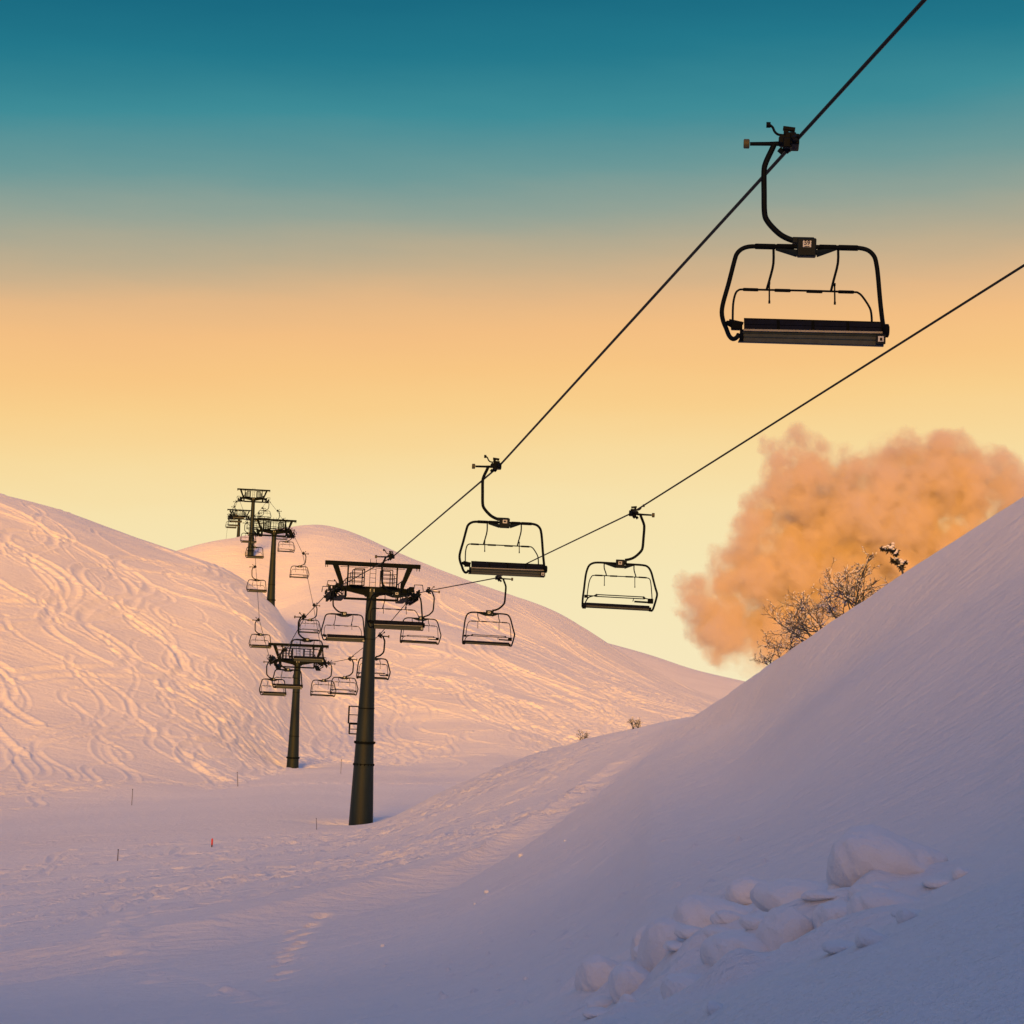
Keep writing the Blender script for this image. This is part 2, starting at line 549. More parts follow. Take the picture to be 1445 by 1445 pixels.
lip_r = np.interp(TH, tabs[5][0], tabs[5][1])
lip_m = (1 - sstep(math.radians(2.2), math.radians(4.6), TH)) * sstep(math.radians(-22), math.radians(-16), TH)
Z += lip_m[None, :] * (0.30 * np.exp(-((RGRID - lip_r[None, :] - 1.6) / 1.3) ** 2) - 0.38 * np.exp(-((RGRID - lip_r[None, :] + 3.5) / 3.0) ** 2))
# --- ski tracks: paths that follow the fall line with turns, pressed into the snow
def run_tracks(x, y, steps, ds, amp, lam, drift, seed, head=(0.1, -1), hw=0.6):
    g = np.random.default_rng(seed)
    n = len(x)
    ph = g.uniform(0, 6.28, n)
    outx, outy, ok = [], [], np.ones(n, bool)
    amp = amp * g.uniform(0.6, 1.2, n)
    lam = lam * g.uniform(0.7, 1.5, n)
    dr = g.normal(0, 1, n) * drift
    lamw = g.uniform(0.5, 1.5, n)
    s0 = g.uniform(-0.3, 0.25, n) * steps * ds
    s1 = s0 + g.uniform(0.6, 1.5, n) * steps * ds
    for i in range(steps):
        e = 1.5
        gx = (zat(Zb, x + e, y) - zat(Zb, x - e, y)) / (2 * e)
        gy = (zat(Zb, x, y + e) - zat(Zb, x, y - e)) / (2 * e)
        gl = np.hypot(gx, gy) + 1e-6
        a = np.arctan2(-gy / gl * (1 - hw) + head[1] * hw, -gx / gl * (1 - hw) + head[0] * hw) + dr + amp * np.sin(ph) * (1 + 0.3 * np.sin(ph * 0.37 * lamw))
        ph = ph + 2 * math.pi * ds / lam
        x = x + ds * np.cos(a)
        y = y + ds * np.sin(a)
        ok &= np.hypot(gx, gy) > 0.035
        on = ok & (i * ds > s0) & (i * ds < s1)
        outx.append(np.where(on, x, np.nan)); outy.append(np.where(on, y, np.nan))
    return np.array(outx), np.array(outy)


DEPTH = np.zeros_like(Z)


def press(px_, py_, w, depth, rim, wr, wc):
    """press a groove with raised rims along the points"""
    x, y = px_.ravel(), py_.ravel()
    k = ~np.isnan(x)
    x, y = x[k], y[k]
    k = np.abs(np.arctan2(x, y)) < IN
    x, y = x[k], y[k]
    c, r = gidx(x, y)
    c0, r0 = np.rint(c).astype(int), np.rint(r).astype(int)
    D = np.full(Z.shape, 9.0, np.float32)
    flat = D.ravel()
    nc = Z.shape[1]
    for dr in range(-wr, wr + 1):
        rr = np.clip(r0 + dr, 0, Z.shape[0] - 1)
        for dc in range(-wc, wc + 1):
            cc = np.clip(c0 + dc, 0, nc - 1)
            d = np.hypot(XX[rr, cc] - x, YY[rr, cc] - y).astype(np.float32)
            np.minimum.at(flat, rr * nc + cc, d)
    D = flat.reshape(Z.shape)
    m = D < 9
    d = D[m] / w
    Z[m] += -depth * np.exp(-d * d) + rim * np.exp(-((d - 1.7) / 0.6) ** 2)


def seeds(n, x0, x1, y0, y1, D0, D1, seed):
    g = np.random.default_rng(seed)
    px = g.uniform(x0, x1, n); D = g.uniform(D0, D1, n)
    return (px - CX) / F * D, D


# left hill
x, y = seeds(8, -40, 330, 0, 0, 255, 297, 301)
a, b = run_tracks(x, y, 460, 0.28, 0.85, 52, 0.25, 302, (0.05, -1), 0.7)
press(a, b, 0.46, 0.11, 0.11, 4, 10)
x, y = seeds(14, -60, 400, 0, 0, 200, 297, 101)
a, b = run_tracks(x, y, 420, 0.28, 0.75, 38, 0.35, 102, (0.05, -1))
press(a, b, 0.22, 0.06, 0.04, 3, 7)
x, y = seeds(15, -60, 400, 0, 0, 205, 297, 1)
a, b = run_tracks(x, y, 460, 0.28, 0.7, 30, 0.3, 2, (0.0, -1))
press(a, b, 0.32, 0.075, 0.065, 4, 8)
x, y = seeds(14, 100, 400, 0, 0, 180, 240, 71)
a, b = run_tracks(x, y, 240, 0.28, 0.6, 20, 0.2, 72, (-0.1, -1))
press(a, b, 0.28, 0.075, 0.06, 3, 8)
# back hill
x, y = seeds(9, 500, 930, 0, 0, 260, 370, 303)
a, b = run_tracks(x, y, 520, 0.28, 0.6, 48, 0.25, 304, (0.4, -1), 0.75)
press(a, b, 0.44, 0.15, 0.11, 4, 9)
x, y = seeds(24, 470, 1010, 0, 0, 230, 390, 103)
a, b = run_tracks(x, y, 520, 0.28, 0.5, 34, 0.35, 104, (0.3, -1), 0.6)
press(a, b, 0.22, 0.075, 0.045, 3, 7)
x, y = seeds(60, 470, 1010, 0, 0, 250, 398, 3)
a, b = run_tracks(x, y, 620, 0.28, 0.30, 40, 0.10, 4, (0.42, -1), 0.7)
press(a, b, 0.28, 0.11, 0.06, 4, 8)
x, y = seeds(26, 520, 900, 0, 0, 215, 290, 33)
a, b = run_tracks(x, y, 260, 0.28, 0.6, 18, 0.25, 34, (0.3, -1))
press(a, b, 0.27, 0.09, 0.06, 3, 8)
# long traverses
x, y = seeds(16, 170, 960, 0, 0, 215, 330, 5)
a, b = run_tracks(x, y, 330, 0.28, 0.18, 60, 0.05, 6)
g_ = np.random.default_rng(8)
def traverse(n, x0, x1, D0, D1, seed, length):
    g = np.random.default_rng(seed)
    px = g.uniform(x0, x1, n); D = g.uniform(D0, D1, n)
    xs, ys = (px - CX) / F * D, D
    an = g.uniform(0.1, 0.5, n) * g.choice([1, 1, 1, -0.3], n)
    s = np.arange(0, length, 0.25)[:, None]
    bend = g.uniform(-0.004, 0.004, n)
    A = an[None, :] + bend[None, :] * s
    return xs[None, :] + np.cumsum(0.25 * np.cos(A), 0), ys[None, :] + np.cumsum(0.25 * np.sin(A), 0)
a, b = traverse(12, 150, 330, 165, 285, 9, 26)
press(a, b, 0.30, 0.09, 0.07, 4, 8)
a, b = traverse(22, 520, 900, 205, 330, 10, 30)
press(a, b, 0.28, 0.09, 0.07, 4, 8)
# middle bank: short skidded turns
x, y = seeds(64, 190, 880, 0, 0, 80, 117, 12)
a, b = run_tracks(x, y, 90, 0.16, 0.6, 9, 0.4, 13, (-0.35, -1), 0.5)
press(a, b, 0.18, 0.09, 0.06, 4, 7)
a, b = traverse(26, 160, 640, 76, 112, 14, 9)
press(a, b, 0.17, 0.11, 0.08, 4, 7)
# churned snow over the tracked places
chop = sstep(150, 175, RGRID) * (1 - sstep(300, 360, RGRID)) + 0.55 * sstep(66, 74, RGRID) * (1 - sstep(112, 122, RGRID)) * sstep(-0.30, -0.05, -np.tan(np.clip(TH, -1, 1))[None, :])
Z += chop * INF * 0.04 * np.clip(fbm(XX / 1.6, YY / 1.6, 41, 3), -0.2, 1) * sstep(-0.2, 0.3, fbm(XX / 22, YY / 22, 43, 2))

# groomed run: fine corduroy steps across the valley floor
# footprints in the hollow
FP = [(418, 1296), (430, 1302), (412, 1310), (428, 1322), (410, 1330), (416, 1340), (398, 1345), (410, 1356), (396, 1362), (404, 1372), (396, 1382), (440, 1288), (455, 1280), (398, 1352), (436, 1310), (424, 1334)]


def ground_hit(px, py, A=None, lo=8.0, hi=420.0):
    """first ground point on the line of sight through a frame spot"""
    A = Zb if A is None else A
    D = np.geomspace(lo, hi, 2600)
    d = RT * ((px - CX) / F) + UP * ((CY - py) / F) + fwd
    xs, zs = d.x / d.y * D, d.z / d.y * D
    g = zat(A, xs, D)
    k = np.argmax(zs <= g)
    if zs[k] > g[k]:
        return None
    return Vector((xs[k], D[k], float(zat(Z, xs[k], D[k]))))


def bump(pt, rad, h, stretch=1.0, ang=0.0):
    r = math.hypot(pt.x, pt.y)
    th = math.atan2(pt.x, pt.y)
    c0, c1 = np.searchsorted(TH, [th - 3.2 * rad * stretch / r, th + 3.2 * rad * stretch / r])
    r0, r1 = np.searchsorted(RR, [r - 3.2 * rad * stretch, r + 3.2 * rad * stretch])
    dx, dy = XX[r0:r1, c0:c1] - pt.x, YY[r0:r1, c0:c1] - pt.y
    u, v = dx * math.cos(ang) + dy * math.sin(ang), -dx * math.sin(ang) + dy * math.cos(ang)
    q = (u / stretch) ** 2 + v ** 2
    Z[r0:r1, c0:c1] += h * np.exp(-q / rad ** 2)


for px, py in FP:
    p = ground_hit(px, py)
    if p:
        an = random.uniform(0.3, 1.2)
        bump(p, 0.15, -0.40, 1.4, an)
        bump(p + Vector((random.uniform(-.3, .3), 0.3, 0)), 0.14, 0.05, 1.3, an)
# trodden snow at the lower left
for k in range(60):
    t = random.random()
    p = ground_hit(200 + 190 * t + random.uniform(-22, 22), 1372 + 52 * t + random.uniform(-9, 9))
    if p: bump(p, random.uniform(0.1, 0.25), random.uniform(-0.12, 0.12), random.uniform(1, 1.8), random.uniform(0, 3))
for k in range(40):
    p = ground_hit(random.uniform(150, 215), random.uniform(1290, 1345))
    if p: bump(p, random.uniform(0.12, 0.3), random.uniform(-0.12, 0.12), random.uniform(1, 2), random.uniform(0, 3))
# crumbs rolled down the bank
for k in range(170):
    t = random.random()
    px = 520 + 560 * random.random()
    py = 1410 - (px - 520) * 0.33 + random.gauss(0, 45)
    if py > 1430: continue
    p = ground_hit(px, py)
    if p: bump(p, random.uniform(0.025, 0.07), random.uniform(0.02, 0.07))
# wind-packed swells around the mounds
for k in range(60):
    t = random.random()
    p = ground_hit(840 + 440 * t + random.gauss(0, 25), 1405 - 125 * t + random.gauss(0, 26))
    if p and p.y > 11.5: bump(p, random.uniform(0.15, 0.32), random.uniform(0.04, 0.12), random.uniform(1.0, 1.8), random.uniform(-0.4, 0.8))
# hollow scoured around the mast feet, and a drift lip
TOWERS = [  # x and y of the mast head in the frame, rope height spot, distance
    (524.5, 837, 123.5), (420.0, 935, 196.0), (387.0, 751, 273.0), (357.5, 705, 358.0), (337.7, 730, 481.0)]
for px, py, D in TOWERS[:3]:
    b_ = P(px, py, D)
    bump(Vector((b_.x - 0.4, b_.y + 0.9, 0)), 1.5, -0.7, 1.5, 0.1)

nr, nc = Z.shape
verts = np.empty((nr * nc, 3), np.float32)
verts[:, 0], verts[:, 1], verts[:, 2] = XX.ravel(), YY.ravel(), Z.ravel()
ii = (np.arange(nr - 1)[:, None] * nc + np.arange(nc - 1)[None, :]).ravel()
quads = np.stack([ii, ii + 1, ii + nc + 1, ii + nc], 1)[:, ::-1].astype(np.int32)
tip = np.array([[0, 0, float(Z[0].mean())]], np.float32)
verts = np.concatenate([verts, tip])
fan = np.stack([np.full(nc - 1, nr * nc), np.arange(nc - 1) + 1, np.arange(nc - 1)], 1).astype(np.int32)
me = bpy.data.meshes.new('snow_ground')
nq, nf = len(quads), len(fan)
me.vertices.add(len(verts)); me.vertices.foreach_set('co', verts.ravel())
me.loops.add(nq * 4 + nf * 3)
me.loops.foreach_set('vertex_index', np.concatenate([quads.ravel(), fan[:, ::-1].ravel()]))
me.polygons.add(nq + nf)
me.polygons.foreach_set('loop_start', np.concatenate([np.arange(nq) * 4, nq * 4 + np.arange(nf) * 3]).astype(np.int32))
me.polygons.foreach_set('loop_total', np.concatenate([np.full(nq, 4), np.full(nf, 3)]).astype(np.int32))
me.polygons.foreach_set('use_smooth', np.ones(nq + nf, bool))
me.update(calc_edges=True)
me.materials.append(MAT['snow'])
ground = bpy.data.objects.new('snow_ground', me)
C.objects.link(ground)
tag(ground, 'snow covered ground with slopes, ski tracks and a smooth bank', 'snow', kind='structure')


# ------------------------------------------------------------------ ropes
L_NODES = [(1121, 201, 30.0), (704, 658, 57.0), (554.5, 785.5, 86.0), (482, 826, 112.0), (463, 836, 123.5), (430.6, 870.6, 141), (404, 917, 163), (383.5, 934, 187),
           (381, 931.5, 196), (366, 875, 225), (361, 800, 247), (357.8, 750, 273), (349.6, 738, 313), (337, 703, 358), (329, 722, 428), (322.4, 729.5, 481)]
R_NODES = [(1281, 478, 43.0), (890.6, 724.4, 65.2), (701, 815.5, 93.7), (602.7, 834, 120.0), (584, 838.5, 123.5), (534.6, 897, 146), (492, 930, 178), (462, 936, 193), (457, 938, 196),
           (442, 854, 225), (427, 781, 255), (414, 754, 273), (408, 748, 284), (391, 721, 340), (378.3, 705.5, 358), (364, 724, 425), (353, 731, 481)]


def rope_points(nodes):
    pts = [P(*n) for n in nodes]
    d = (pts[0] - pts[1]).normalized()
    pts = [pts[0] + d * 190, pts[0] + d * 60] + pts
    e = Vector((-0.147, 1, 0)).normalized()
    pts += [pts[-1] + e * 60 + Vector((0, 0, -14)), pts[-1] + e * 150 + Vector((0, 0, -50))]
    return pts


ROPE_L, ROPE_R = rope_points(L_NODES), rope_points(R_NODES)


def on_rope(pts, D):
    for a, b in zip(pts, pts[1:]):
        if a.y <= D <= b.y:
            return a.lerp(b, (D - a.y) / (b.y - a.y))


for pts, lab in ((ROPE_L, 'dark steel haul rope on the left, holding the big nearest chair'), (ROPE_R, 'dark steel haul rope on the right, passing below the nearest chair')):
    tag(MB().tube(pts, 0.026, 6).build('haul_rope', MAT['rope']), lab, 'cable', 'haul ropes of the chairlift')


# ------------------------------------------------------------------ chairs
def conv1(zx, zy, y=0.0):
    dx, dz = (zx - 520) / 378.7, -(zy - 225) / 378.7
    a = math.radians(2.5)
    return Vector((dx * math.cos(a) - dz * math.sin(a), y, dx * math.sin(a) + dz * math.cos(a)))


def conv2(zx, zy, y=0.0):
    dx, dz = (zx - 1215) / 219.0, -(zy - 440) / 219.0
    a = math.radians(2.5)
    return Vector((dx * math.cos(a) - dz * math.sin(a), y, dx * math.sin(a) + dz * math.cos(a)))


def grip_and_hanger(root, mir):
    """clamp on the rope, guide roller arm, spring levers and bent hanger; mir=-1 puts the roller on the right"""
    def q(x, y, z): return Vector((x * mir, y, z))
    g = MB()
    g.box(q(0, 0, 0.0), (0.13, 0.42, 0.15))
    g.box(q(-0.06, 0.05, 0.07), (0.16, 0.26, 0.12))
    g.box(q(-0.10, -0.02, -0.04), (0.12, 0.30, 0.14))
    g.tube([q(-0.02, -0.34, -0.02), q(0.0, -0.2, 0.0)], [0.02, 0.06], 8)
    g.tube([q(0.0, 0.2, 0.0), q(0.02, 0.42, 0.02)], [0.06, 0.02], 8)
    for k in (-0.10, 0.0, 0.10):                                     # spring pack
        g.tube([q(-0.17, k - 0.05, 0.015), q(-0.17, k + 0.05, 0.015)], 0.055, 10)
    g.box(q(-0.08, 0.0, 0.19), (0.17, 0.09, 0.05), Matrix.Rotation(0.12 * mir, 3, 'Y'))
    g.box(q(-0.12, 0.0, 0.145), (0.07, 0.07, 0.10))
    for x in (-0.02, -0.055):
        g.tube([q(x, 0, 0.17), q(x + 0.02, 0, 0.05)], 0.008, 5)
    g.tube([q(-0.21, 0, -0.10), q(-0.15, 0, -0.15)], 0.04, 8)
    g.tube([q(-0.12, 0, -0.09), q(-0.07, 0, -0.14)], 0.035, 8)
    g.build('grip', MAT['steel'], root)
    lv = MB()
    lv.tube(smooth_path([q(-0.15, 0, 0.10), q(-0.23, 0, 0.11), q(-0.28, 0, 0.15), q(-0.31, 0, 0.21), q(-0.35, 0, 0.245)], 4), 0.018, 7)
    lv.tube([q(-0.40, 0, 0.245), q(-0.34, 0, 0.245)], 0.042, 10)
    lv.build('grip_lever', MAT['steel'], root)
    ra = MB()
    ra.tube([q(-0.62, 0, -0.03), q(-0.36, 0, -0.025), q(-0.18, 0, -0.02)], [0.027, 0.029, 0.036], 9)
    ra_o = ra.build('roller_arm', MAT['steel'], root)
    MB().tube([q(-0.71, 0, -0.03), q(-0.70, 0, -0.03), q(-0.635, 0, -0.03), q(-0.625, 0, -0.03)], [0.055, 0.068, 0.068, 0.055], 16).build('guide_roller', MAT['roller'], ra_o)
    h = [(415, 228), (402, 258), (368, 330), (358, 378), (357, 490), (358, 600), (372, 645), (410, 692), (450, 727), (500, 751), (548, 762)]
    pts = []
    for zx, zy in h:
        p = conv1(zx, zy)
        pts.append(q(p.x, 0, p.z))
    MB().tube(smooth_path(pts, 4), 0.041, 10).build('hanger_arm', MAT['steel'], root)


def rod_parts(root, posts, rods, cv, hang_y):
    for (pts, rod) in zip(posts, rods):
        n = len(pts)
        P3 = [cv(x, y, hang_y * i / (n - 1)) for i, (x, y) in enumerate(pts)]
        st = MB().tube(smooth_path(P3, 3), 0.018, 7).build('bar_strut', MAT['steel'], root)
        a, b = cv(*rod[0], hang_y), cv(*rod[1], hang_y)
        mb = MB().tube([a, b], 0.013, 6)
        mb.tube([b + Vector((0, 0, 0.02)), b - Vector((0, 0, 0.02))], 0.017, 6)
        mb.tube([a + Vector((0, 0, 0.02)), a - Vector((0, 0, 0.02))], 0.018, 6)
        mb.build('hook_rod', MAT['steel'], st)


def pads(root, segs, cv, rad, y, name):
    for a, b in segs:
        p, q = cv(*a, y), cv(*b, y)
        d = (q - p).normalized() * 0.012
        MB().tube([p, p + d, q - d, q], [rad * 0.8, rad, rad, rad * 0.8], 9).build(name, MAT['rubber'], root)


def plate_with(text, root, cx, cz, y, w, h):
    pl = MB().box((cx, y, cz), (w, 0.008, h)).build('number_plate', MAT['plate'], root)
    if text:
        cu = bpy.data.curves.new('number', 'FONT')
        cu.body = text
        cu.size = 0.084
        cu.align_x, cu.align_y = 'CENTER', 'CENTER'
        cu.extrude = 0.001
        cu.offset = 0.002
        to = bpy.data.objects.new('number_text', cu)
        C.objects.link(to)
        dg = bpy.context.evaluated_depsgraph_get()
        tm = bpy.data.meshes.new_from_object(to.evaluated_get(dg))
        bpy.data.objects.remove(to)
        R = Matrix.Translation((cx, y - 0.0065, cz + 0.012)) @ Matrix.Rotation(math.radians(90), 4, 'X')
        tm.transform(R)
        tm.materials.clear(); tm.materials.append(MAT['ink'])
        t = bpy.data.objects.new('number', tm)
        C.objects.link(t); t.parent = pl
        MB().box((cx, y - 0.0055, cz - h * 0.40), (w * 0.62, 0.004, 0.011)).build('underline', MAT['ink'], pl)
    else:
        MB().box((cx, y - 0.0055, cz + 0.004), (w * 0.55, 0.004, h * 0.42)).build('number_print', MAT['box'], pl)
    return pl


def chair_left(text):
    root = empty('chairlift_chair', (0, 0, 0))
    grip_and_hanger(root, 1)
    c = conv1(577, 795)
    bx = MB().box((c.x, 0, c.z), (0.265, 0.16, 0.255))
    bx.box((c.x - 0.05, 0, c.z + 0.10), (0.30, 0.12, 0.085))
    bxo = bx.build('hub_box', MAT['box'], root)
    plate_with(text, bxo, c.x + 0.003, c.z + 0.04, -0.085, 0.115, 0.092)
    for s in ((415, 795, 527, 815), (735, 800, 627, 818)):
        a, b = conv1(s[0], s[1] + 2), conv1(s[2], s[3] + 8)
        MB().tube([a, b], [0.022, 0.055], 8).build('hub_bracket', MAT['box'], root)
    fr = [(215, 1268, -.30), (205, 1285, -.31), (185, 1292, -.28), (165, 1270, -.20), (150, 1225, -.10), (134, 1180, -.04), (127, 1130, 0), (136, 1075, 0), (165, 975, 0), (198, 850, 0), (212, 815, 0), (238, 792, 0), (275, 781, 0), (330, 781, 0), (440, 784, 0), (577, 789, 0), (700, 795, 0), (800, 799, 0), (855, 802, 0), (900, 816, 0), (930, 848, 0), (941, 890, 0), (948, 950, 0), (957, 1080, 0), (964, 1170, -.04), (968, 1225, -.12), (972, 1265, -.22), (970, 1290, -.28)]
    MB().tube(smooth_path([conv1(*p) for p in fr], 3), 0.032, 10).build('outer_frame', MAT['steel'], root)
    pads(root, [((305, 780), (415, 785)), ((418, 784), (512, 788)), ((642, 793), (735, 797)), ((742, 797), (848, 802))], conv1, 0.041, 0, 'frame_sleeve')
    ib = [(184, 1185, -.06), (187, 1085, .10), (199, 1025, .15), (216, 1003, .16), (245, 999, .16), (365, 1004, .16), (600, 1014, .16), (815, 1025, .16), (848, 1031, .16), (872, 1055, .15), (905, 1115, .10), (911, 1160, .0), (911, 1205, -.06)]
    MB().tube(smooth_path([conv1(*p) for p in ib], 3), 0.0155, 8).build('restraint_bar', MAT['steel'], root)
    pads(root, [((240, 999), (322, 1003)), ((407, 1007), (492, 1011)), ((575, 1016), (660, 1020)), ((742, 1022), (825, 1026))], conv1, 0.024, 0.16, 'bar_pad')
    rod_parts(root, [[(403, 788), (402, 870), (385, 940), (366, 1001)], [(742, 797), (741, 875), (718, 965), (704, 1020)]], [((380, 968), (379, 1070)), ((724, 983), (724, 1083))], conv1, 0.16)
    # folded seat: dark ribbed panel above, aluminium shell below
    def slab(p00, p10, p11, p01, t):
        mb = MB()
        n = len(mb.v)
        a, b, c_, d = [Vector(p) for p in (p00, p10, p11, p01)]
        nn = (b - a).cross(d - a).normalized() * t
        mb.v += [tuple(p) for p in (a, b, c_, d, a + nn, b + nn, c_ + nn, d + nn)]
        mb.f += [[0, 3, 2, 1], [4, 5, 6, 7], [0, 1, 5, 4], [1, 2, 6, 5], [2, 3, 7, 6], [3, 0, 4, 7]]
        return mb
    A, B = conv1(243, 1174, -.17), conv1(966, 1208, -.17)
    D_, E = conv1(243, 1242, -.20), conv1(966, 1272, -.20)
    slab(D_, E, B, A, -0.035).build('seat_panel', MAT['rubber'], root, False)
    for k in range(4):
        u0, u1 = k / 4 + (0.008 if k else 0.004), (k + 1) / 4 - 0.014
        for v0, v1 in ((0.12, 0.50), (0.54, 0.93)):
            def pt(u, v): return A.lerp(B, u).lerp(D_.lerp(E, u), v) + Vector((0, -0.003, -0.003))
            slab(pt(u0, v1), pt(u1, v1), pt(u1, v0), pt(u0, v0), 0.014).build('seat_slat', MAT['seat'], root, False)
    G, H = conv1(240, 1242, -.20), conv1(972, 1270, -.20)
    MB().bar(G + Vector((0, -.03, 0)), H + Vector((0, -.03, 0)), 0.028, 0.028).build('seat_edge', MAT['edge'], root)
    sh = MB()
    I, J = conv1(212, 1302, -.25), conv1(966, 1338, -.25)
    prof = [(0.0, 0.0), (0.25, -.012), (0.30, 0.0), (0.55, 0.0), (0.6, -.01), (0.66, 0.0), (1.0, 0.0), (1.06, 0.02), (1.04, 0.10), (0.1, 0.16)]
    n0 = 0
    for end in (0, 1):
        for v, dy in prof:
            p = (G, H)[end].lerp((I, J)[end], v)
            sh.v.append((p.x, p.y + dy, p.z))
    m = len(prof)
    for i in range(m):
        j = (i + 1) % m
        sh.f.append([i, m + i, m + j, j])
    sh.f.append(list(range(m))); sh.f.append([m + i for i in range(m)][::-1])
    sh.build('seat_shell', MAT['trim'], root, False)
    cap = conv1(984, 1258, -.2)
    MB().tube([cap + Vector((-.05, 0, 0)), cap + Vector((-.02, 0, 0)), cap + Vector((.02, 0, 0)), cap + Vector((.035, 0, 0))], [0.07, 0.095, 0.095, 0.06], 14).build('end_cap', MAT['rubber'], root)
    e2 = conv1(950, 1308, -.29)
    eb = MB().box(e2, (0.13, 0.05, 0.13)).build('end_block', MAT['box'], root)
    MB().box((e2.x, e2.y - 0.029, e2.z), (0.075, 0.008, 0.075)).build('end_plate', MAT['plate'], eb)
    MB().box((e2.x + 0.003, e2.y - 0.0345, e2.z - 0.004), (0.035, 0.004, 0.042)).build('plate_mark', MAT['box'], eb)
    sp = MB()
    s0 = conv1(205, 1210, -.08)
    sp.box(s0, (0.16, 0.14, 0.11))
    sp.tube([conv1(150, 1190, -.06), conv1(180, 1200, -.08)], [0.03, 0.05], 8)
    sp.tube([conv1(165, 1178, -.05), conv1(240, 1196, -.05)], 0.022, 7)
    for zx, zy in ((288, 1177), (810, 1202)):
        p = conv1(zx, zy, 0.02); MB().box(p, (0.03, 0.03, 0.03)).build('seat_stop', MAT['rubber'], root)
    sp.tube([conv1(228, 1300, -.28), conv1(232, 1240, -.16)], 0.03, 7)
    sp.build('spring_box', MAT['rubber'], root)
    return root


def chair_right():
    root = empty('chairlift_chair', (0, 0, 0))
    grip_and_hanger(root, -1)
    c = conv2(1141, 773)
    bx = MB().box((c.x, 0, c.z), (0.265, 0.16, 0.25))
    bx.box((c.x + 0.05, 0, c.z + 0.07), (0.30, 0.12, 0.085))
    bxo = bx.build('hub_box', MAT['box'], root)
    plate_with(None, bxo, c.x, c.z + 0.02, -0.085, 0.11, 0.095)
    for s in ((1040, 770, 1115, 790), (1230, 782, 1167, 795)):
        MB().tube([conv2(s[0], s[1]), conv2(s[2], s[3])], [0.022, 0.055], 8).build('hub_bracket', MAT['box'], root)
    fr = [(905, 1062, -.30), (893, 1058, -.28), (892, 1035, -.18), (895, 990, -.05), (902, 940, 0), (912, 860, 0), (922, 815, 0), (938, 782, 0), (965, 767, 0), (1000, 764, 0), (1060, 767, 0), (1140, 772, 0), (1230, 778, 0), (1285, 782, 0), (1320, 792, 0), (1343, 825, 0), (1358, 880, 0), (1372, 935, 0), (1382, 972, 0), (1376, 1005, -.05), (1362, 1050, -.18), (1350, 1080, -.28), (1338, 1086, -.30)]
    MB().tube(smooth_path([conv2(*p) for p in fr], 3), 0.032, 10).build('outer_frame', MAT['steel'], root)
    ib = [(922, 985, -.02), (928, 935, .10), (936, 890, .15), (950, 858, .16), (975, 846, .16), (1100, 852, .16), (1240, 859, .16), (1310, 864, .16), (1334, 872, .16), (1342, 900, .15), (1347, 960, .08), (1349, 1012, -.02)]
    MB().tube(smooth_path([conv2(*p) for p in ib], 3), 0.0155, 8).build('restraint_bar', MAT['steel'], root)
    pads(root, [((975, 846), (1025, 848)), ((1072, 851), (1122, 853)), ((1175, 856), (1225, 858)), ((1262, 860), (1315, 864))], conv2, 0.024, 0.16, 'bar_pad')
    rod_parts(root, [[(1036, 768), (1036, 800), (1046, 830), (1050, 848)], [(1232, 780), (1232, 812), (1240, 842), (1245, 858)]], [((1037, 852), (1036, 912)), ((1237, 862), (1237, 925))], conv2, 0.16)
    lb = MB()
    for dz, dy in ((0, 0.04), (20, 0.10)):
        lb.tube([conv2(978, 974 + dz * .6, dy), conv2(1298, 992 + dz * .6, dy)], 0.016, 7)
    lb.tube([conv2(970, 985, .05), conv2(990, 974, .05)], 0.03, 7)
    lb.tube([conv2(1290, 990, .05), conv2(1304, 1004, .05)], 0.03, 7)
    lb.tube([conv2(915, 980, .0), conv2(978, 984, .05)], 0.016, 7)
    lb.tube([conv2(1298, 1000, .05), conv2(1345, 1010, .0)], 0.016, 7)
    lb.tube(smooth_path([conv2(960, 984, .04), conv2(930, 995, .0), (conv2(912, 1025, -.15))], 4), 0.02, 7)
    lb.build('lower_rail', MAT['steel'], root)
    se = MB()
    A, B = conv2(905, 1040, -.28), conv2(1330, 1064, -.28)
    prof = [(0.055, 0.0), (0.04, -.07), (-.06, -.09), (-.10, -.04), (-.095, .26), (-.06, .34), (0.0, .36), (0.03, .3)]
    for p in (A, B):
        for dz, dy in prof:
            se.v.append((p.x, p.y + dy, p.z + dz))
    m = len(prof)
    for i in range(m):
        j = (i + 1) % m
        se.f.append([i, j, m + j, m + i])
    se.f.append(list(range(m))[::-1]); se.f.append([m + i for i in range(m)])
    se.build('seat', MAT['seat'], root, False)
    MB().bar(conv2(918, 1052, -.375), conv2(1326, 1077, -.375), 0.012, 0.05).build('seat_edge', MAT['trim'], root)
    sp = MB()
    sp.tube([conv2(1232, 1022, -.05), conv2(1320, 1028, -.05)], 0.028, 8)
    sp.box(conv2(1338, 1020, -.05), (0.17, 0.14, 0.15))
    sp.tube([conv2(1228, 1004, -.05), conv2(1222, 1022, -.05)], 0.014, 6)
    sp.tube([conv2(1235, 1001, -.03), conv2(1300, 1004, -.03)], 0.009, 5)
    MB().box(conv2(916, 986, -.02), (0.11, 0.1, 0.09)).build('frame_clamp', MAT['rubber'], root)
    sp.build('spring_box', MAT['rubber'], root)
    cp = MB()
    cp.box(conv2(903, 1050, -.25), (0.11, 0.22, 0.17))
    cp.build('end_cap', MAT['rubber'], root)
    cp = MB()
    cp.box(conv2(1334, 1076, -.25), (0.07, 0.22, 0.12))
    cp.build('end_cap', MAT['rubber'], root)
    return root


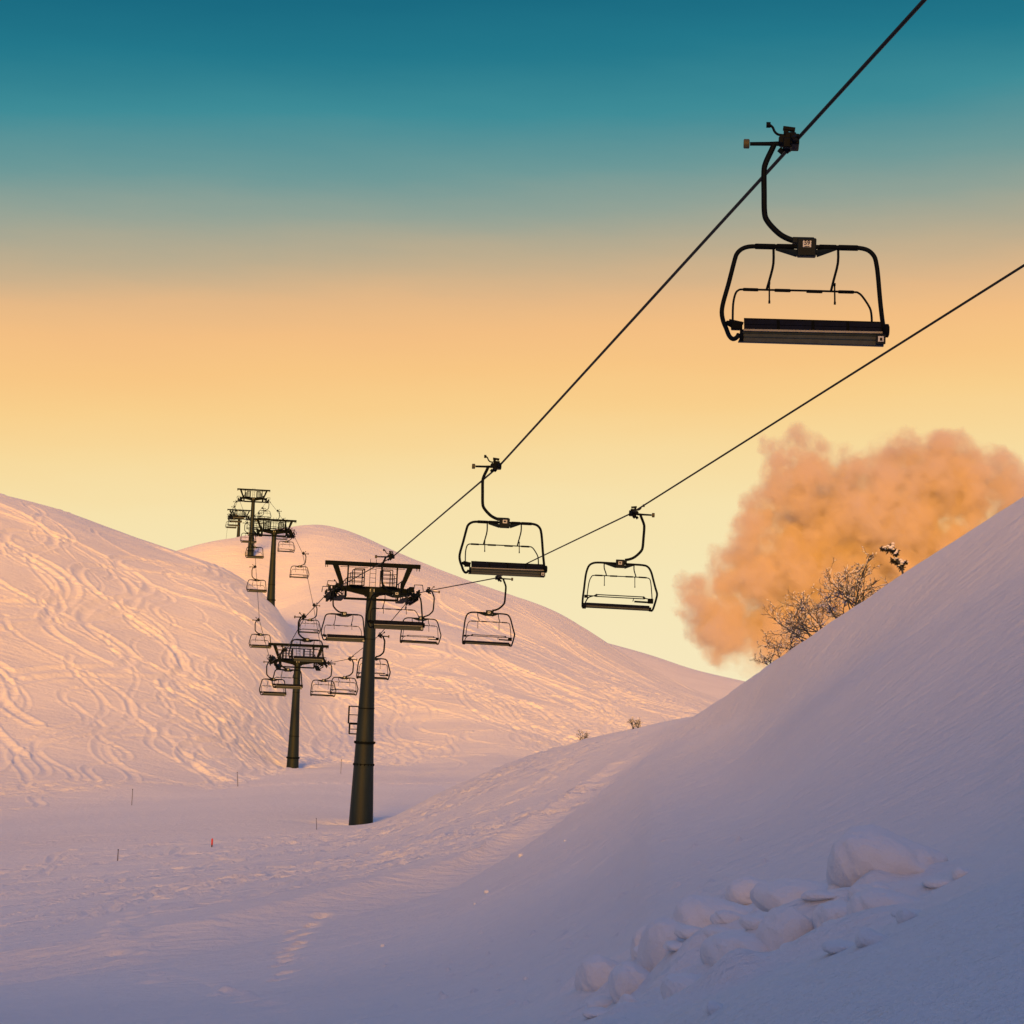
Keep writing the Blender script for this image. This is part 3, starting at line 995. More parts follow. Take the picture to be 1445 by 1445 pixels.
GL = 'empty chairs hanging on the left rope'
GR = 'empty chairs hanging on the right rope'
L_CHAIRS = [
    (30.0, 'large empty chair nearest the camera with white plate reading 59'),
    (57.0, 'second nearest chair on the left rope, its navy seat crossed by the right rope'),
    (86.0, 'left rope chair hanging just in front of the tall nearest mast'),
    (112.0, 'chair hanging left of the tall nearest mast under its left wheels'),
    (141.0, 'chair hanging in front of the crossbeam of the short second mast'),
    (163.0, 'chair overlapping the column of the short second mast below its head'),
    (187.0, 'lowest left rope chair, hanging left of the short second mast'),
    (225.0, 'first chair above the short second mast on the climbing left rope'),
    (247.0, 'chair hanging left of the third mast column over the bright spur'),
    (270.0, 'chair just left of the third mast head with the hill behind it'),
    (313.0, 'small dark chair below the column foot of the topmost mast'),
    (374.0, 'tiny chair hanging under the left wheels of the topmost mast'),
    (400.0, 'tiny chair left of the farthest mast column, upper of three'),
    (428.0, 'tiny chair left of the farthest mast column, middle of three'),
    (456.0, 'tiny chair left of the farthest mast, lowest one near the ridge'),
]
R_CHAIRS = [
    (65.2, 'right rope chair hanging alone against the pale sky, nearest on its rope'),
    (93.7, 'chair directly below the second nearest chair, in front of the orange hill'),
    (120.0, 'chair hanging just right of the tall nearest mast head'),
    (146.0, 'chair partly hidden behind the column of the tall nearest mast'),
    (178.0, 'right one of two overlapping low chairs between the two masts'),
    (193.0, 'left one of two overlapping low chairs beside the short second mast'),
    (225.0, 'chair on the right rope just above the head of the short second mast'),
    (255.0, 'chair hanging right of the third mast column over the back hill'),
    (284.0, 'chair under the right wheels of the third mast'),
    (312.0, 'small chair behind the right end of the third mast crossbeam'),
    (340.0, 'small chair behind the gantry of the third mast'),
    (366.0, 'tiny chair hanging under the right wheels of the topmost mast'),
    (397.0, 'tiny chair right of the topmost mast column, upper one'),
    (425.0, 'tiny chair between the topmost and farthest mast columns'),
    (453.0, 'tiny chair right of the farthest mast, lowest one'),
]
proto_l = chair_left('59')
proto_l2, far_l, far_r = None, [], []
for i, (D, lab) in enumerate(L_CHAIRS):
    p = on_rope(ROPE_L, D)
    if i == 0:
        o = proto_l
    elif i == 1:
        o = proto_l2 = chair_left(None)
    else:
        if D > 130 and not far_l:
            THICK[0] = 1.35
            far_l.append(chair_left(None))
            THICK[0] = 1.0
            o = far_l[0]
        else:
            o = copy_tree(far_l[0] if far_l else proto_l2)
    o.location = p
    face = -math.atan2(p.x, p.y)
    o.rotation_euler = (0, 0, face * 0.85 + math.radians((0, 1.5, 2, 0, 3, -2, 4, 1, 3, 0, 3, 2, 4, 0, 2)[i]))
    tag(o, lab, 'chairlift seat', GL)
proto_r = chair_right()
for i, (D, lab) in enumerate(R_CHAIRS):
    p = on_rope(ROPE_R, D)
    if D > 130 and not far_r:
        THICK[0] = 1.35
        far_r.append(chair_right())
        THICK[0] = 1.0
        o = far_r[0]
    else:
        o = proto_r if i == 0 else copy_tree(far_r[0] if far_r else proto_r)
    o.location = p
    face = -math.atan2(p.x, p.y)
    o.rotation_euler = (0, 0, face * 0.85 + math.radians((0, 2, 1, 3, 0, 2, 3, -1, 2, 1, 3, 0, 2, 1, 3)[i]))
    tag(o, lab, 'chairlift seat', GR)


# ------------------------------------------------------------------ lift masts
def sheave_train(root, side, pitch, hold_down):
    """a train of grooved wheels along the rope, with its rocker beams, rail and catcher"""
    G = 2.40 * side
    R = Matrix.Rotation(pitch, 3, 'X')
    def q(x, y, z): return R @ Vector((0, y, z)) + Vector((x, 0, 0))
    s = 1 if hold_down else -1
    b = MB()
    for y0 in (-1.75, -0.6, 0.6, 1.75):
        b.bar(q(G - 0.13 * side, y0 - 0.42, s * 0.24), q(G - 0.13 * side, y0 + 0.42, s * 0.24), 0.05, 0.20)
    for y0 in (-1.17, 1.17):
        b.bar(q(G - 0.2 * side, y0 - 0.75, s * 0.36), q(G - 0.2 * side, y0 + 0.75, s * 0.36), 0.07, 0.20)
    b.bar(q(G - 0.3 * side, -1.3, s * 0.30), q(G - 0.3 * side, 1.3, s * 0.30), 0.10, 0.26)
    b.box(q(G - 0.42 * side, 0, 0.12), (0.34, 0.36, 0.34))
    for y0 in (-2.45, 2.45):                                         # rope catchers
        b.box(q(G + 0.02 * side, y0, s * 0.16), (0.22, 0.14, 0.16))
        b.bar(q(G + 0.16 * side, y0, s * 0.10), q(G - 0.2 * side, y0 * 0.8, s * 0.32), 0.05)
    for y0 in (-1.9, -0.9, 0.9, 1.9):                                # spring boxes and cable ducts on the beams
        b.box(q(G - 0.34 * side, y0, 0.16), (0.26, 0.42, 0.30))
        b.box(q(G + 0.10 * side, y0, -s * 0.04 + 0.02), (0.07, 0.5, 0.22))
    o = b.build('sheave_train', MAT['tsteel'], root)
    for k in range(8):
        y = -2.1 + 0.6 * k
        c = q(G, y, s * 0.25)
        MB().tube([c + Vector((-.05, 0, 0)), c + Vector((-.03, 0, 0)), c, c + Vector((.03, 0, 0)), c + Vector((.05, 0, 0))], [0.22, 0.225, 0.195, 0.225, 0.22], 16).build('sheave_wheel', MAT['rubber'], o)
    w = MB()                                                         # service walkway with rails
    x0, x1 = G + 0.30 * side, G + 0.62 * side
    x2 = G - 0.62 * side
    w.bar(q(x2, -2.0, -0.36), q(x2, 2.0, -0.36), 0.42, 0.06)
    for y in (-2.0, -0.7, 0.7, 2.0):
        w.bar(q(x2 - 0.2 * side, y, -0.36), q(x2 - 0.2 * side, y, 0.66), 0.045)
        w.bar(q(x2 + 0.02, y, -0.30), q(G - 0.2 * side, y, 0.0), 0.06)
    for z in (0.16, 0.66):
        w.bar(q(x2 - 0.2 * side, -2.0, z), q(x2 - 0.2 * side, 2.0, z), 0.04)
    for y in (-2.2, 2.2):
        w.tube([q(G - 0.25 * side, y, -0.1), q(G - 0.2 * side, y, 0.42), q(G + 0.25 * side, y, 0.42), q(G + 0.3 * side, y, 0.1)], 0.028, 6)
    w.build('walkway', MAT['tsteel'], root)


def mast(D, px, py, pitch, hold_down, label, deco):
    head = P(px, py, D)
    gz = float(zat(Z, head.x, head.y))
    Ht = head.z - gz + (0.15 if deco else 0.5)
    rz = math.atan2(0.147, 1)
    THICK[1] = 1.0 if D < 150 else 1.2 if D < 250 else 1.6
    root = empty('lift_mast', (head.x, head.y, head.z - Ht), rz)
    tag(root, label, 'lift mast', 'steel masts of the chairlift')
    hub = empty('mast_head', (0, 0, Ht)); hub.parent = root
    # column, 12 sided and tapering
    prof = [(0.30, 0.27), (0, 0.28), (-3.5, 0.355), (-8.4, 0.515), (-13.3, 0.70), (-16, 0.80)]
    def rad(z):
        for (a, ra), (b, rb) in zip(prof, prof[1:]):
            if b <= z <= a:
                return ra + (rb - ra) * (a - z) / (a - b)
        return prof[-1][1]
    zs = sorted({0.3, 0.0, -Ht} | {z for z, r in prof if -Ht < z < 0} | {z for z in (-2, -5, -6.5, -9.7) if -Ht < z}, reverse=True)
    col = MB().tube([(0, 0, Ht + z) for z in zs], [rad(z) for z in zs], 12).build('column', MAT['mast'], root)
    for zz, h, ex in ((-2.6, 0.03, 0.015), (-6.5, 0.05, 0.02), (-8.4, 0.13, 0.06), (-9.65, 0.03, 0.015)):
        if -Ht + 0.6 < zz:
            r = rad(zz) + ex
            MB().tube([(0, 0, Ht + zz - h), (0, 0, Ht + zz - h * 0.99), (0, 0, Ht + zz)], r, 24).build('flange', MAT['tsteel'], col)
            if zz < -8:
                for k in range(16):
                    a = k * math.pi / 8
                    MB().box((math.cos(a) * r, math.sin(a) * r, Ht + zz - 0.04), (0.06, 0.06, 0.12)).build('bolt', MAT['tsteel'], col)
    # rungs up the far side and the guarded lower end of the ladder at the left
    ld = MB()
    for sx in (-0.2, 0.2):
        ld.bar((sx, rad(-1) + 0.20, Ht - 0.3), (sx, rad(-8) + 0.22, Ht - min(8.0, Ht - 1.0)), 0.04)
    z = 0.5
    while z < min(8.0, Ht - 1.0):
        ld.bar((-0.2, rad(-z) + 0.2, Ht - z), (0.2, rad(-z) + 0.2, Ht - z), 0.03); z += 0.3
    ld.build('ladder', MAT['tsteel'], root)
    if Ht > 11:
        gd = MB()
        for (x0, x1, za, zb) in ((-0.95, -0.30, -6.45, -7.4), (-0.88, -0.34, -7.45, -8.0)):
            for yy in (0.05, 0.55):
                gd.bar((x0, yy, Ht + za), (x1, yy, Ht + za), 0.06)
                gd.bar((x0, yy, Ht + zb), (x1, yy, Ht + zb), 0.06)
                gd.bar((x0, yy, Ht + za), (x0, yy, Ht + zb), 0.05)
            for zc in (za, (za + zb) / 2, zb):
                gd.bar((x0, 0.05, Ht + zc), (x0, 0.55, Ht + zc), 0.05)
                gd.bar((x0, 0.05, Ht + zc), (x1, 0.05, Ht + zc), 0.045)
        gd.build('ladder_guard', MAT['tsteel'], root)
    # cross arm: deep box in the middle, thinning outward
    ca_ = MB()
    top, y_ = 0.36, 0.24
    ca_.quadprism([(-2.25, 0.02), (-2.25, 0.30), (-1.45, top), (1.45, top), (2.25, 0.30), (2.25, 0.02), (1.4, 0.06), (0.42, -0.14), (0.34, -0.22), (-0.34, -0.22), (-0.42, -0.14), (-1.4, 0.06)][::-1], -y_, y_)
    ca_.bar((-1.55, -0.30, -0.36), (1.5, -0.30, -0.36), 0.09, 0.11)
    ca_.bar((-1.55, 0.30, -0.36), (1.5, 0.30, -0.36), 0.09, 0.11)
    for x in (-1.5, 1.45):
        ca_.bar((x, -0.30, -0.36), (x, -0.30, 0.1), 0.08)
    ca_.build('crossarm', MAT['tsteel'], hub)
    MB().box((0.0, -0.245, 0.14), (0.25, 0.01, 0.17)).build('mast_plate', MAT['plate'], hub)
    # lifting gantry over the head
    gb = MB().bar((-2.72, 0, 1.62), (2.72, 0, 1.62), 0.20, 0.25)
    for x in (-2.68, -2.58, 2.52, 2.66):
        gb.bar((x, 0, 1.52), (x, 0, 1.36), 0.04)
    gb.build('gantry_beam', MAT['tsteel'], hub)
    for s in (-1, 1):
        MB().quadprism([(s * 2.28, 1.50), (s * 1.95, 1.50), (s * 1.62, 0.50), (s * 1.62, 0.30), (s * 1.80, 0.30), (s * 1.86, 0.50)], -0.10, 0.10).build('gantry_strut', MAT['tsteel'], hub)
        MB().bar((s * 1.40, 0.0, 0.34), (s * 1.40, 0.0, 1.52), 0.085).build('gantry_post', MAT['tsteel'], hub)
        pf = MB()
        x0, x1 = s * 0.52, s * 1.32
        for yy in (-0.75, 0.75):
            pf.bar((x0, yy, 0.36), (x0, yy, 1.34), 0.06)
            pf.bar((s * 1.08, yy, 0.36), (s * 1.08, yy, 1.30), 0.05)
            pf.bar((x0, yy, 1.32), (s * 1.08, yy, 1.32), 0.05)
            for z in (0.62, 0.86, 1.08):
                pf.bar((x0, yy, z), (x1, yy, z), 0.035)
            pf.bar((x1, yy, 0.36), (x1, yy, 1.08), 0.045)
        for z in (0.86, 1.30):
            pf.bar((x0, -0.75, z), (x0, 0.75, z), 0.035)
        pf.bar(((x0 + x1) / 2, -0.8, 0.385), ((x0 + x1) / 2, 0.8, 0.385), 0.8, 0.045)
        pf.bar((s * 0.25, 0.1, 1.44), (s * 1.85, 0.1, 1.44), 0.03)
        pf.build('work_platform', MAT['tsteel'], hub)
    lc = MB()
    for x in (-0.17, 0.16):
        lc.bar((x, -0.3, 0.36), (x, -0.3, 1.92), 0.028)
    for z in (0.6, 0.85, 1.1, 1.35):
        lc.bar((-0.17, -0.3, z), (0.16, -0.3, z), 0.022)
    lc.build('head_ladder', MAT['tsteel'], hub)
    for s in (-1, 1):
        sheave_train(hub, s, pitch, hold_down)
    THICK[1] = 1.0
    return root


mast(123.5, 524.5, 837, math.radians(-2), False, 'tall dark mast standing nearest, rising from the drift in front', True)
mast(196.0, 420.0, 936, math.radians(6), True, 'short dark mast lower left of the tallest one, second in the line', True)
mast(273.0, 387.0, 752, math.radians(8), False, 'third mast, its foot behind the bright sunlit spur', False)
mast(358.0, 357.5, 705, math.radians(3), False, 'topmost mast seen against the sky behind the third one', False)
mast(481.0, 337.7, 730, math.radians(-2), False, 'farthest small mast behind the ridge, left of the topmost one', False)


# ------------------------------------------------------------------ shrubs and small trees
def with_snow(body, snow, name, mat, root):
    nf = len(body.f)
    n = len(body.v)
    body.v += snow.v
    body.f += [[i + n for i in f] for f in snow.f]
    o = body.build(name, mat, root)
    o.data.materials.append(MAT['snow_lump'])
    for p in o.data.polygons:
        if p.vertices[0] >= n:
            p.material_index = 1
    return o


def branchy(px, py, height, spread, lean, n, seed, label, D=None, name='bare_shrub', snow=0.4, cat='shrub', fine=1.0):
    rnd = random.Random(seed)
    base = P(px, py, D) if D else ground_hit(px, py)
    base.z = float(zat(Z, base.x, base.y)) - 0.05
    root = empty(name, base)
    tag(root, label, cat)
    wood, cap = MB(), MB()
    def grow(p, d, L, r, lev):
        k = 4
        pts, rs = [p.copy()], [r]
        for i in range(k):
            d = (d + Vector((rnd.gauss(0, .20), rnd.gauss(0, .20), rnd.gauss(0.02, .14)))).normalized()
            p = p + d * (L / k)
            pts.append(p.copy()); rs.append(r * (1 - 0.6 * (i + 1) / k))
            if lev < 3:
                for _ in range(2 if lev == 0 else 1):
                    if rnd.random() < (0.9 if lev < 2 else 0.75):
                        side = Vector((rnd.gauss(0, 1), rnd.gauss(0, 0.7), rnd.gauss(0.25, 0.6))).normalized()
                        grow(p, (d * 0.8 + side * 0.85).normalized(), L * rnd.uniform(0.35, 0.6), max(r * 0.5, 0.007), lev + 1)
        wood.tube(pts, rs, 5)
        if lev >= 1 and rnd.random() < snow:
            q = [a + Vector((0, 0, b * 0.9 + 0.006)) for a, b in zip(pts[1:4], rs[1:4])]
            cap.tube(q, [0.004, 0.013 + r * 0.6, 0.004], 6)
    for i in range(n):
        a = rnd.uniform(-1, 1) * spread
        d = Vector((math.sin(a) + lean, rnd.gauss(0, 0.35), math.cos(a) * 0.85)).normalized()
        off = Vector((rnd.uniform(-.35, .35) * spread, rnd.uniform(-.3, .3), 0))
        off.z = float(zat(Z, base.x + off.x, base.y + off.y)) - base.z - 0.05
        grow(off, d, height * rnd.uniform(0.55, 0.85), 0.022 * fine, 0)
    with_snow(wood, cap, 'branches', MAT['bark'], root)
    return root


def crest_D(px):
    t, r, z = tabs[5]
    th = math.atan2((px - CX) / F, 1)
    return float(np.interp(th, t, r)) * math.cos(th)


branchy(1152, 894, 1.45, 1.0, -0.75, 9, 5, 'wide bare shrub fanning left on the crest of the near bank', D=crest_D(1152) + 0.5)
branchy(1128, 912, 1.05, 1.0, -0.8, 6, 15, 'low bare shrub at the lower left foot of the wide fanning shrub', D=crest_D(1128) + 0.5)
branchy(1204, 864, 1.5, 0.85, -0.40, 8, 9, 'tallest frosted shrub on the near bank, between two other bushes', D=crest_D(1204) + 0.5, snow=0.55)
branchy(1183, 877, 0.9, 0.9, -0.9, 4, 19, 'low bare bush tucked left of the tallest frosted shrub', D=crest_D(1183) + 0.5)
branchy(1088, 936, 0.8, 0.9, -0.4, 4, 3, 'smallest bare shrub lowest on the crest of the near bank', D=crest_D(1088) + 0.5)
branchy(828, 1042, 0.55, 1.1, 0.0, 4, 23, 'tiny bare shrub poking from the middle snow brow, left of two', D=108.6)
branchy(896, 1028, 0.55, 0.5, 0.1, 5, 27, 'tiny dark bush on the middle snow brow, right of two', D=104.6)
# one strong twig of the tallest shrub rises well above it
rt = [o for o in C.objects if o.get('label', '').startswith('tallest frosted')][0]
tw = MB()
tw.tube(smooth_path([(0.05, 0, 0.1), (0.12, 0.02, 0.55), (0.22, 0, 1.0), (0.33, 0, 1.35), (0.47, 0.02, 1.72)], 4), [0.032 - 0.0013 * i for i in range(17)], 6)
rn = random.Random(4)
for k in range(22):
    t = rn.uniform(0.35, 1)
    p = Vector((0.12 + 0.35 * t, 0, 0.5 + 1.2 * t))
    tw.tube([p, p + Vector((rn.uniform(-.02, .16), rn.uniform(-.08, .08), rn.uniform(0.05, 0.16)))], [0.012, 0.004], 5)
tw.tube(smooth_path([(0.10, 0, 0.2), (0.28, 0, 0.55), (0.45, 0, 0.75), (0.66, 0, 0.95)], 4), [0.024 - 0.0013 * i for i in range(13)], 6)
for k in range(26):
    t = rn.uniform(0.4, 1)
    p = Vector((0.2 + 0.46 * t, 0, 0.38 + 0.55 * t))
    tw.tube([p, p + Vector((rn.uniform(-.06, .16), rn.uniform(-.08, .08), rn.uniform(0.02, 0.15)))], [0.011, 0.004], 5)
tw.build('tall_twig', MAT['bark'], rt)


def snowy_fir(px, py, D, label):
    """the bent top of a small fir, needles dark between pads of snow"""
    base = P(px, py, D)
    base.z = float(zat(Z, base.x, base.y)) - 0.05
    root = empty('snowy_fir', base)
    tag(root, label, 'fir tree')
    rnd = random.Random(31)
    k_ = D / F
    def at(zx, zy):                       # spots measured along the little tree
        return Vector(((1050 + zx / 6.02 - px) * k_, rnd.uniform(-.06, .06), (py - 740 - zy / 6.02) * k_))
    spine = smooth_path([Vector((0.05, 0, 0)), at(1335, 390), at(1315, 345), at(1280, 300), at(1285, 255), at(1255, 212), at(1210, 205), at(1160, 222)], 4)
    MB().tube(spine, [0.035 - 0.0008 * i for i in range(len(spine))], 6).build('stem', MAT['bark'], root)
    nd, sn = MB(), MB()
    for zx, zy, r in ((1165, 222, .09), (1195, 212, .13), (1222, 225, .15), (1245, 205, .14), (1275, 240, .14), (1285, 262, .10), (1262, 315, .11), (1300, 325, .13), (1318, 345, .16), (1330, 375, .13), (1370, 330, .08)):
        c = at(zx, zy)
        for k in range(34):
            d = Vector((rnd.gauss(0, 1), rnd.gauss(0, 1), rnd.gauss(-.15, .8))).normalized()
            p = c + d * r * rnd.uniform(0.0, 0.35)
            q = c + d * r * rnd.uniform(0.7, 1.2)
            nd.tube([p, p.lerp(q, .6), q], [0.010, 0.017, 0.004], 4)
        for k in range(2):
            e = c + Vector((rnd.uniform(-.6, .6) * r, rnd.uniform(-.9, .1) * r, rnd.uniform(.2, .8) * r))
            w_ = r * rnd.uniform(.3, .5)
            sn.tube([e + Vector((0, 0, w_ * t)) for t in (-.6, -.3, .2, .6)], [w_ * t for t in (.5, 1, .85, .3)], 8)
    with_snow(nd, sn, 'needles', MAT['needles'], root)


snowy_fir(1273, 818, crest_D(1273) + 1.0, 'small bent fir clotted with snow, right of the bare shrubs')


# ------------------------------------------------------------------ slope markers
def marker(px, py, h, r, label, red=False, lean=0.0, D=None):
    r *= 1.0 if red else 0.75
    b = P(px, py, D) if D else ground_hit(px, py)
    root = empty('slope_marker', b)
    tag(root, label, 'marker pole', 'marker poles along the run')
    if red:
        MB().tube([(0, 0, -0.2), (0, 0, h * 0.25)], r, 8).build('pole', MAT['pole'], root)
        MB().tube([(0, 0, h * 0.25), (0, 0, h * 0.26), (0, 0, h * 0.98), (0, 0, h)], [r * 0.9, r * 1.25, r * 1.25, r], 10).build('red_sleeve', MAT['red'], root)
    else:
        MB().tube([(0, 0, -0.2), (lean * 0.5, 0, h * 0.5), (lean, 0, h)], [r, r, r * 0.8], 7).build('pole', MAT['pole'], root)
        MB().tube([(lean * 0.94, 0, h * 0.94), (lean, 0, h + 0.01)], r * 1.3, 7).build('pole_cap', MAT['rubber'], root)


marker(299, 1194, 0.42, 0.035, 'short red topped marker standing in the flat snow', True)
marker(166, 1215, 0.62, 0.03, 'thin dark pole low at the far left of the run')
marker(186, 1135, 1.1, 0.028, 'thin pole at the left foot of the tracked hill')
marker(336, 1107, 1.1, 0.032, 'leaning dark pole left of the short second mast', lean=-0.12)
marker(481, 1090, 1.2, 0.026, 'thin pole between the two nearest masts')
marker(447, 1172, 0.6, 0.02, 'thin twig like pole just left of the tallest mast foot', lean=-0.06)


# ------------------------------------------------------------------ snow covered boulders
def mound(px, py, wpx, hpx, label, seed, flat=1.0):
    p = ground_hit(px, py)
    D = p.y
    k_ = 1.22 if seed < 200 else 1.0
    w, h = k_ * wpx / F * D, k_ * hpx / F * D
    rnd = np.random.default_rng(seed)
    import bmesh
    bm = bmesh.new()
    bmesh.ops.create_icosphere(bm, subdivisions=5, radius=1.0)
    co = np.array([v.co[:] for v in bm.verts])
    o1, o2 = rnd.uniform(0, 50, 2)
    n = fbm(co[:, 0] * 1.1 + o1 + co[:, 2] * 0.6, co[:, 1] * 1.1 + o2 - co[:, 2] * 0.7, seed + 100, 3)
    n2 = fbm(co[:, 0] * 4 + o2 + co[:, 2] * 2, co[:, 1] * 4 + o1, seed + 300, 3)
    # blunt, pillow-like, broad base
    s = 1 + 0.22 * n + 0.03 * n2
    sq = np.sign(co) * np.abs(co) ** 0.85
    co = sq * s[:, None]
    tail = np.where(co[:, 0] > 0, 1.0 + 0.55 * co[:, 0], 1.0)
    co[:, 2] *= np.where(co[:, 0] > 0, 1 - 0.38 * np.clip(co[:, 0], 0, 1.2), 1.0)
    co[:, 0] *= tail * w * 0.42
    co[:, 1] *= w * 0.55 * flat
    co[:, 2] *= h * 0.72
    co[:, 2] += 0.05 * co[:, 0]
    for v, c in zip(bm.verts, co):
        v.co = c
    me = bpy.data.meshes.new('snow_mound')
    bm.to_mesh(me); bm.free()
    me.polygons.foreach_set('use_smooth', [True] * len(me.polygons))
    me.materials.append(MAT['snow_lump'])
    o = bpy.data.objects.new('snow_mound', me)
    o.location = (p.x, p.y + w * 0.25, p.z + h * 0.16)
    o.rotation_euler = (0, 0, rnd.uniform(-0.4, 0.4))
    C.objects.link(o)
    tag(o, label, 'snow mound', 'half buried snow pillows' if seed >= 200 else 'snow covered boulders at the lower right')
    return o


MOUNDS = [
    (1232, 1272, 122, 56, 'largest domed snow boulder, topmost at the right edge of the mound field', 1),
    (1255, 1226, 60, 22, 'low snow cap peeking above the largest domed boulder', 2),
    (945, 1372, 78, 56, 'round snow boulder at the left front with a creased right side', 3),
    (1112, 1345, 66, 48, 'round snow boulder behind the edge of the near drift', 4),
    (1005, 1308, 100, 42, 'long low snow boulder left of the middle of the mound field', 5),
    (1060, 1268, 70, 26, 'faint snow swell highest at the middle of the mound field', 6),
    (845, 1388, 60, 32, 'flat snow boulder at the far left of the mound field', 7),
    (915, 1340, 50, 34, 'small snow boulder tucked behind the round left front one', 8),
    (890, 1410, 60, 36, 'pale snow boulder at the lower left of the mound field', 9),
    (1130, 1285, 110, 30, 'elongated snow ridge just left of the largest domed boulder', 10),
    (1190, 1318, 74, 30, 'low snow hump under the largest domed boulder', 11),
    (1245, 1306, 80, 30, 'low snow hump at the right edge behind the near drift', 12),
    (1045, 1372, 90, 34, 'broad snow hump between the two round boulders', 13),
    (975, 1412, 70, 28, 'lowest snow hump at the frame bottom of the mound field', 14),
]
for a in MOUNDS:
    mound(*a)
# many low pillows between them, too alike to name one by one
rp = random.Random(77)
for k in range(46):
    t = rp.random() * 1.12
    mound(835 + 440 * t + rp.gauss(0, 28), 1418 - 140 * t + rp.gauss(0, 24), rp.uniform(26, 58), rp.uniform(9, 20), 'low half buried snow pillow among the larger snow boulders', 200 + k)


# lumps of snow that rolled on to the smooth bank
def clump(px, py, spx, label, seed):
    p = ground_hit(px, py)
    if p is None: return
    s = spx / F * p.y / 2
    rnd = random.Random(seed)
    mb = MB()
    for k in range(4):
        c = Vector((rnd.uniform(-.6, .6) * s, rnd.uniform(-.6, .6) * s, rnd.uniform(0, .3) * s)) if k else Vector((0, 0, 0))
        r = s * (1 if k == 0 else rnd.uniform(.35, .6))
        mb.tube([c + Vector((0, 0, r * t)) for t in (-.9, -.6, -.1, .4, .75, .9)], [r * q for q in (.3, .75, 1, .85, .5, .15)], 10)
    o = mb.build('snow_clump', MAT['snow_lump'])
    o.location = p + Vector((0, 0, s * 0.1))
    tag(o, label, 'snow clump', 'snow clumps rolled on to the bank')


clump(735, 1209, 8, 'roundest snow clump, farthest up the smooth bank', 1)
clump(797, 1191, 5, 'small snow clump right of the roundest clump', 2)
clump(670, 1276, 5, 'tiny snow clump lowest left of the three near the crease', 3)
clump(687, 1262, 8, 'lumpy snow clump just above the tiny left one', 4)
clump(540, 1334, 8, 'broken snow clump lowest on the bank beside scattered crumbs', 5)
clump(742, 1384, 8, 'snow clump near the frame bottom left of the mounds', 6)


# ------------------------------------------------------------------ cloud
CLOUD_D = 950.0
BALLS = [(985, 835, 34), (1000, 875, 46), (975, 858, 26), (1025, 905, 42), (1035, 815, 48), (1050, 865, 62), (1020, 790, 28), (1062, 765, 44), (1085, 715, 40),
         (1100, 815, 78), (1110, 642, 34), (1085, 625, 18), (1128, 618, 22), (1130, 690, 62), (1150, 645, 34), (1175, 745, 88), (1195, 690, 52), (1190, 640, 18), (1225, 670, 36),
         (1250, 645, 30), (1275, 635, 32), (1245, 720, 80), (1300, 690, 78), (1340, 650, 50), (1390, 690, 70), (1450, 720, 60), (1200, 830, 80), (1290, 800, 90), (1120, 890, 60), (1060, 925, 34), (1380, 790, 80), (1160, 900, 50)]


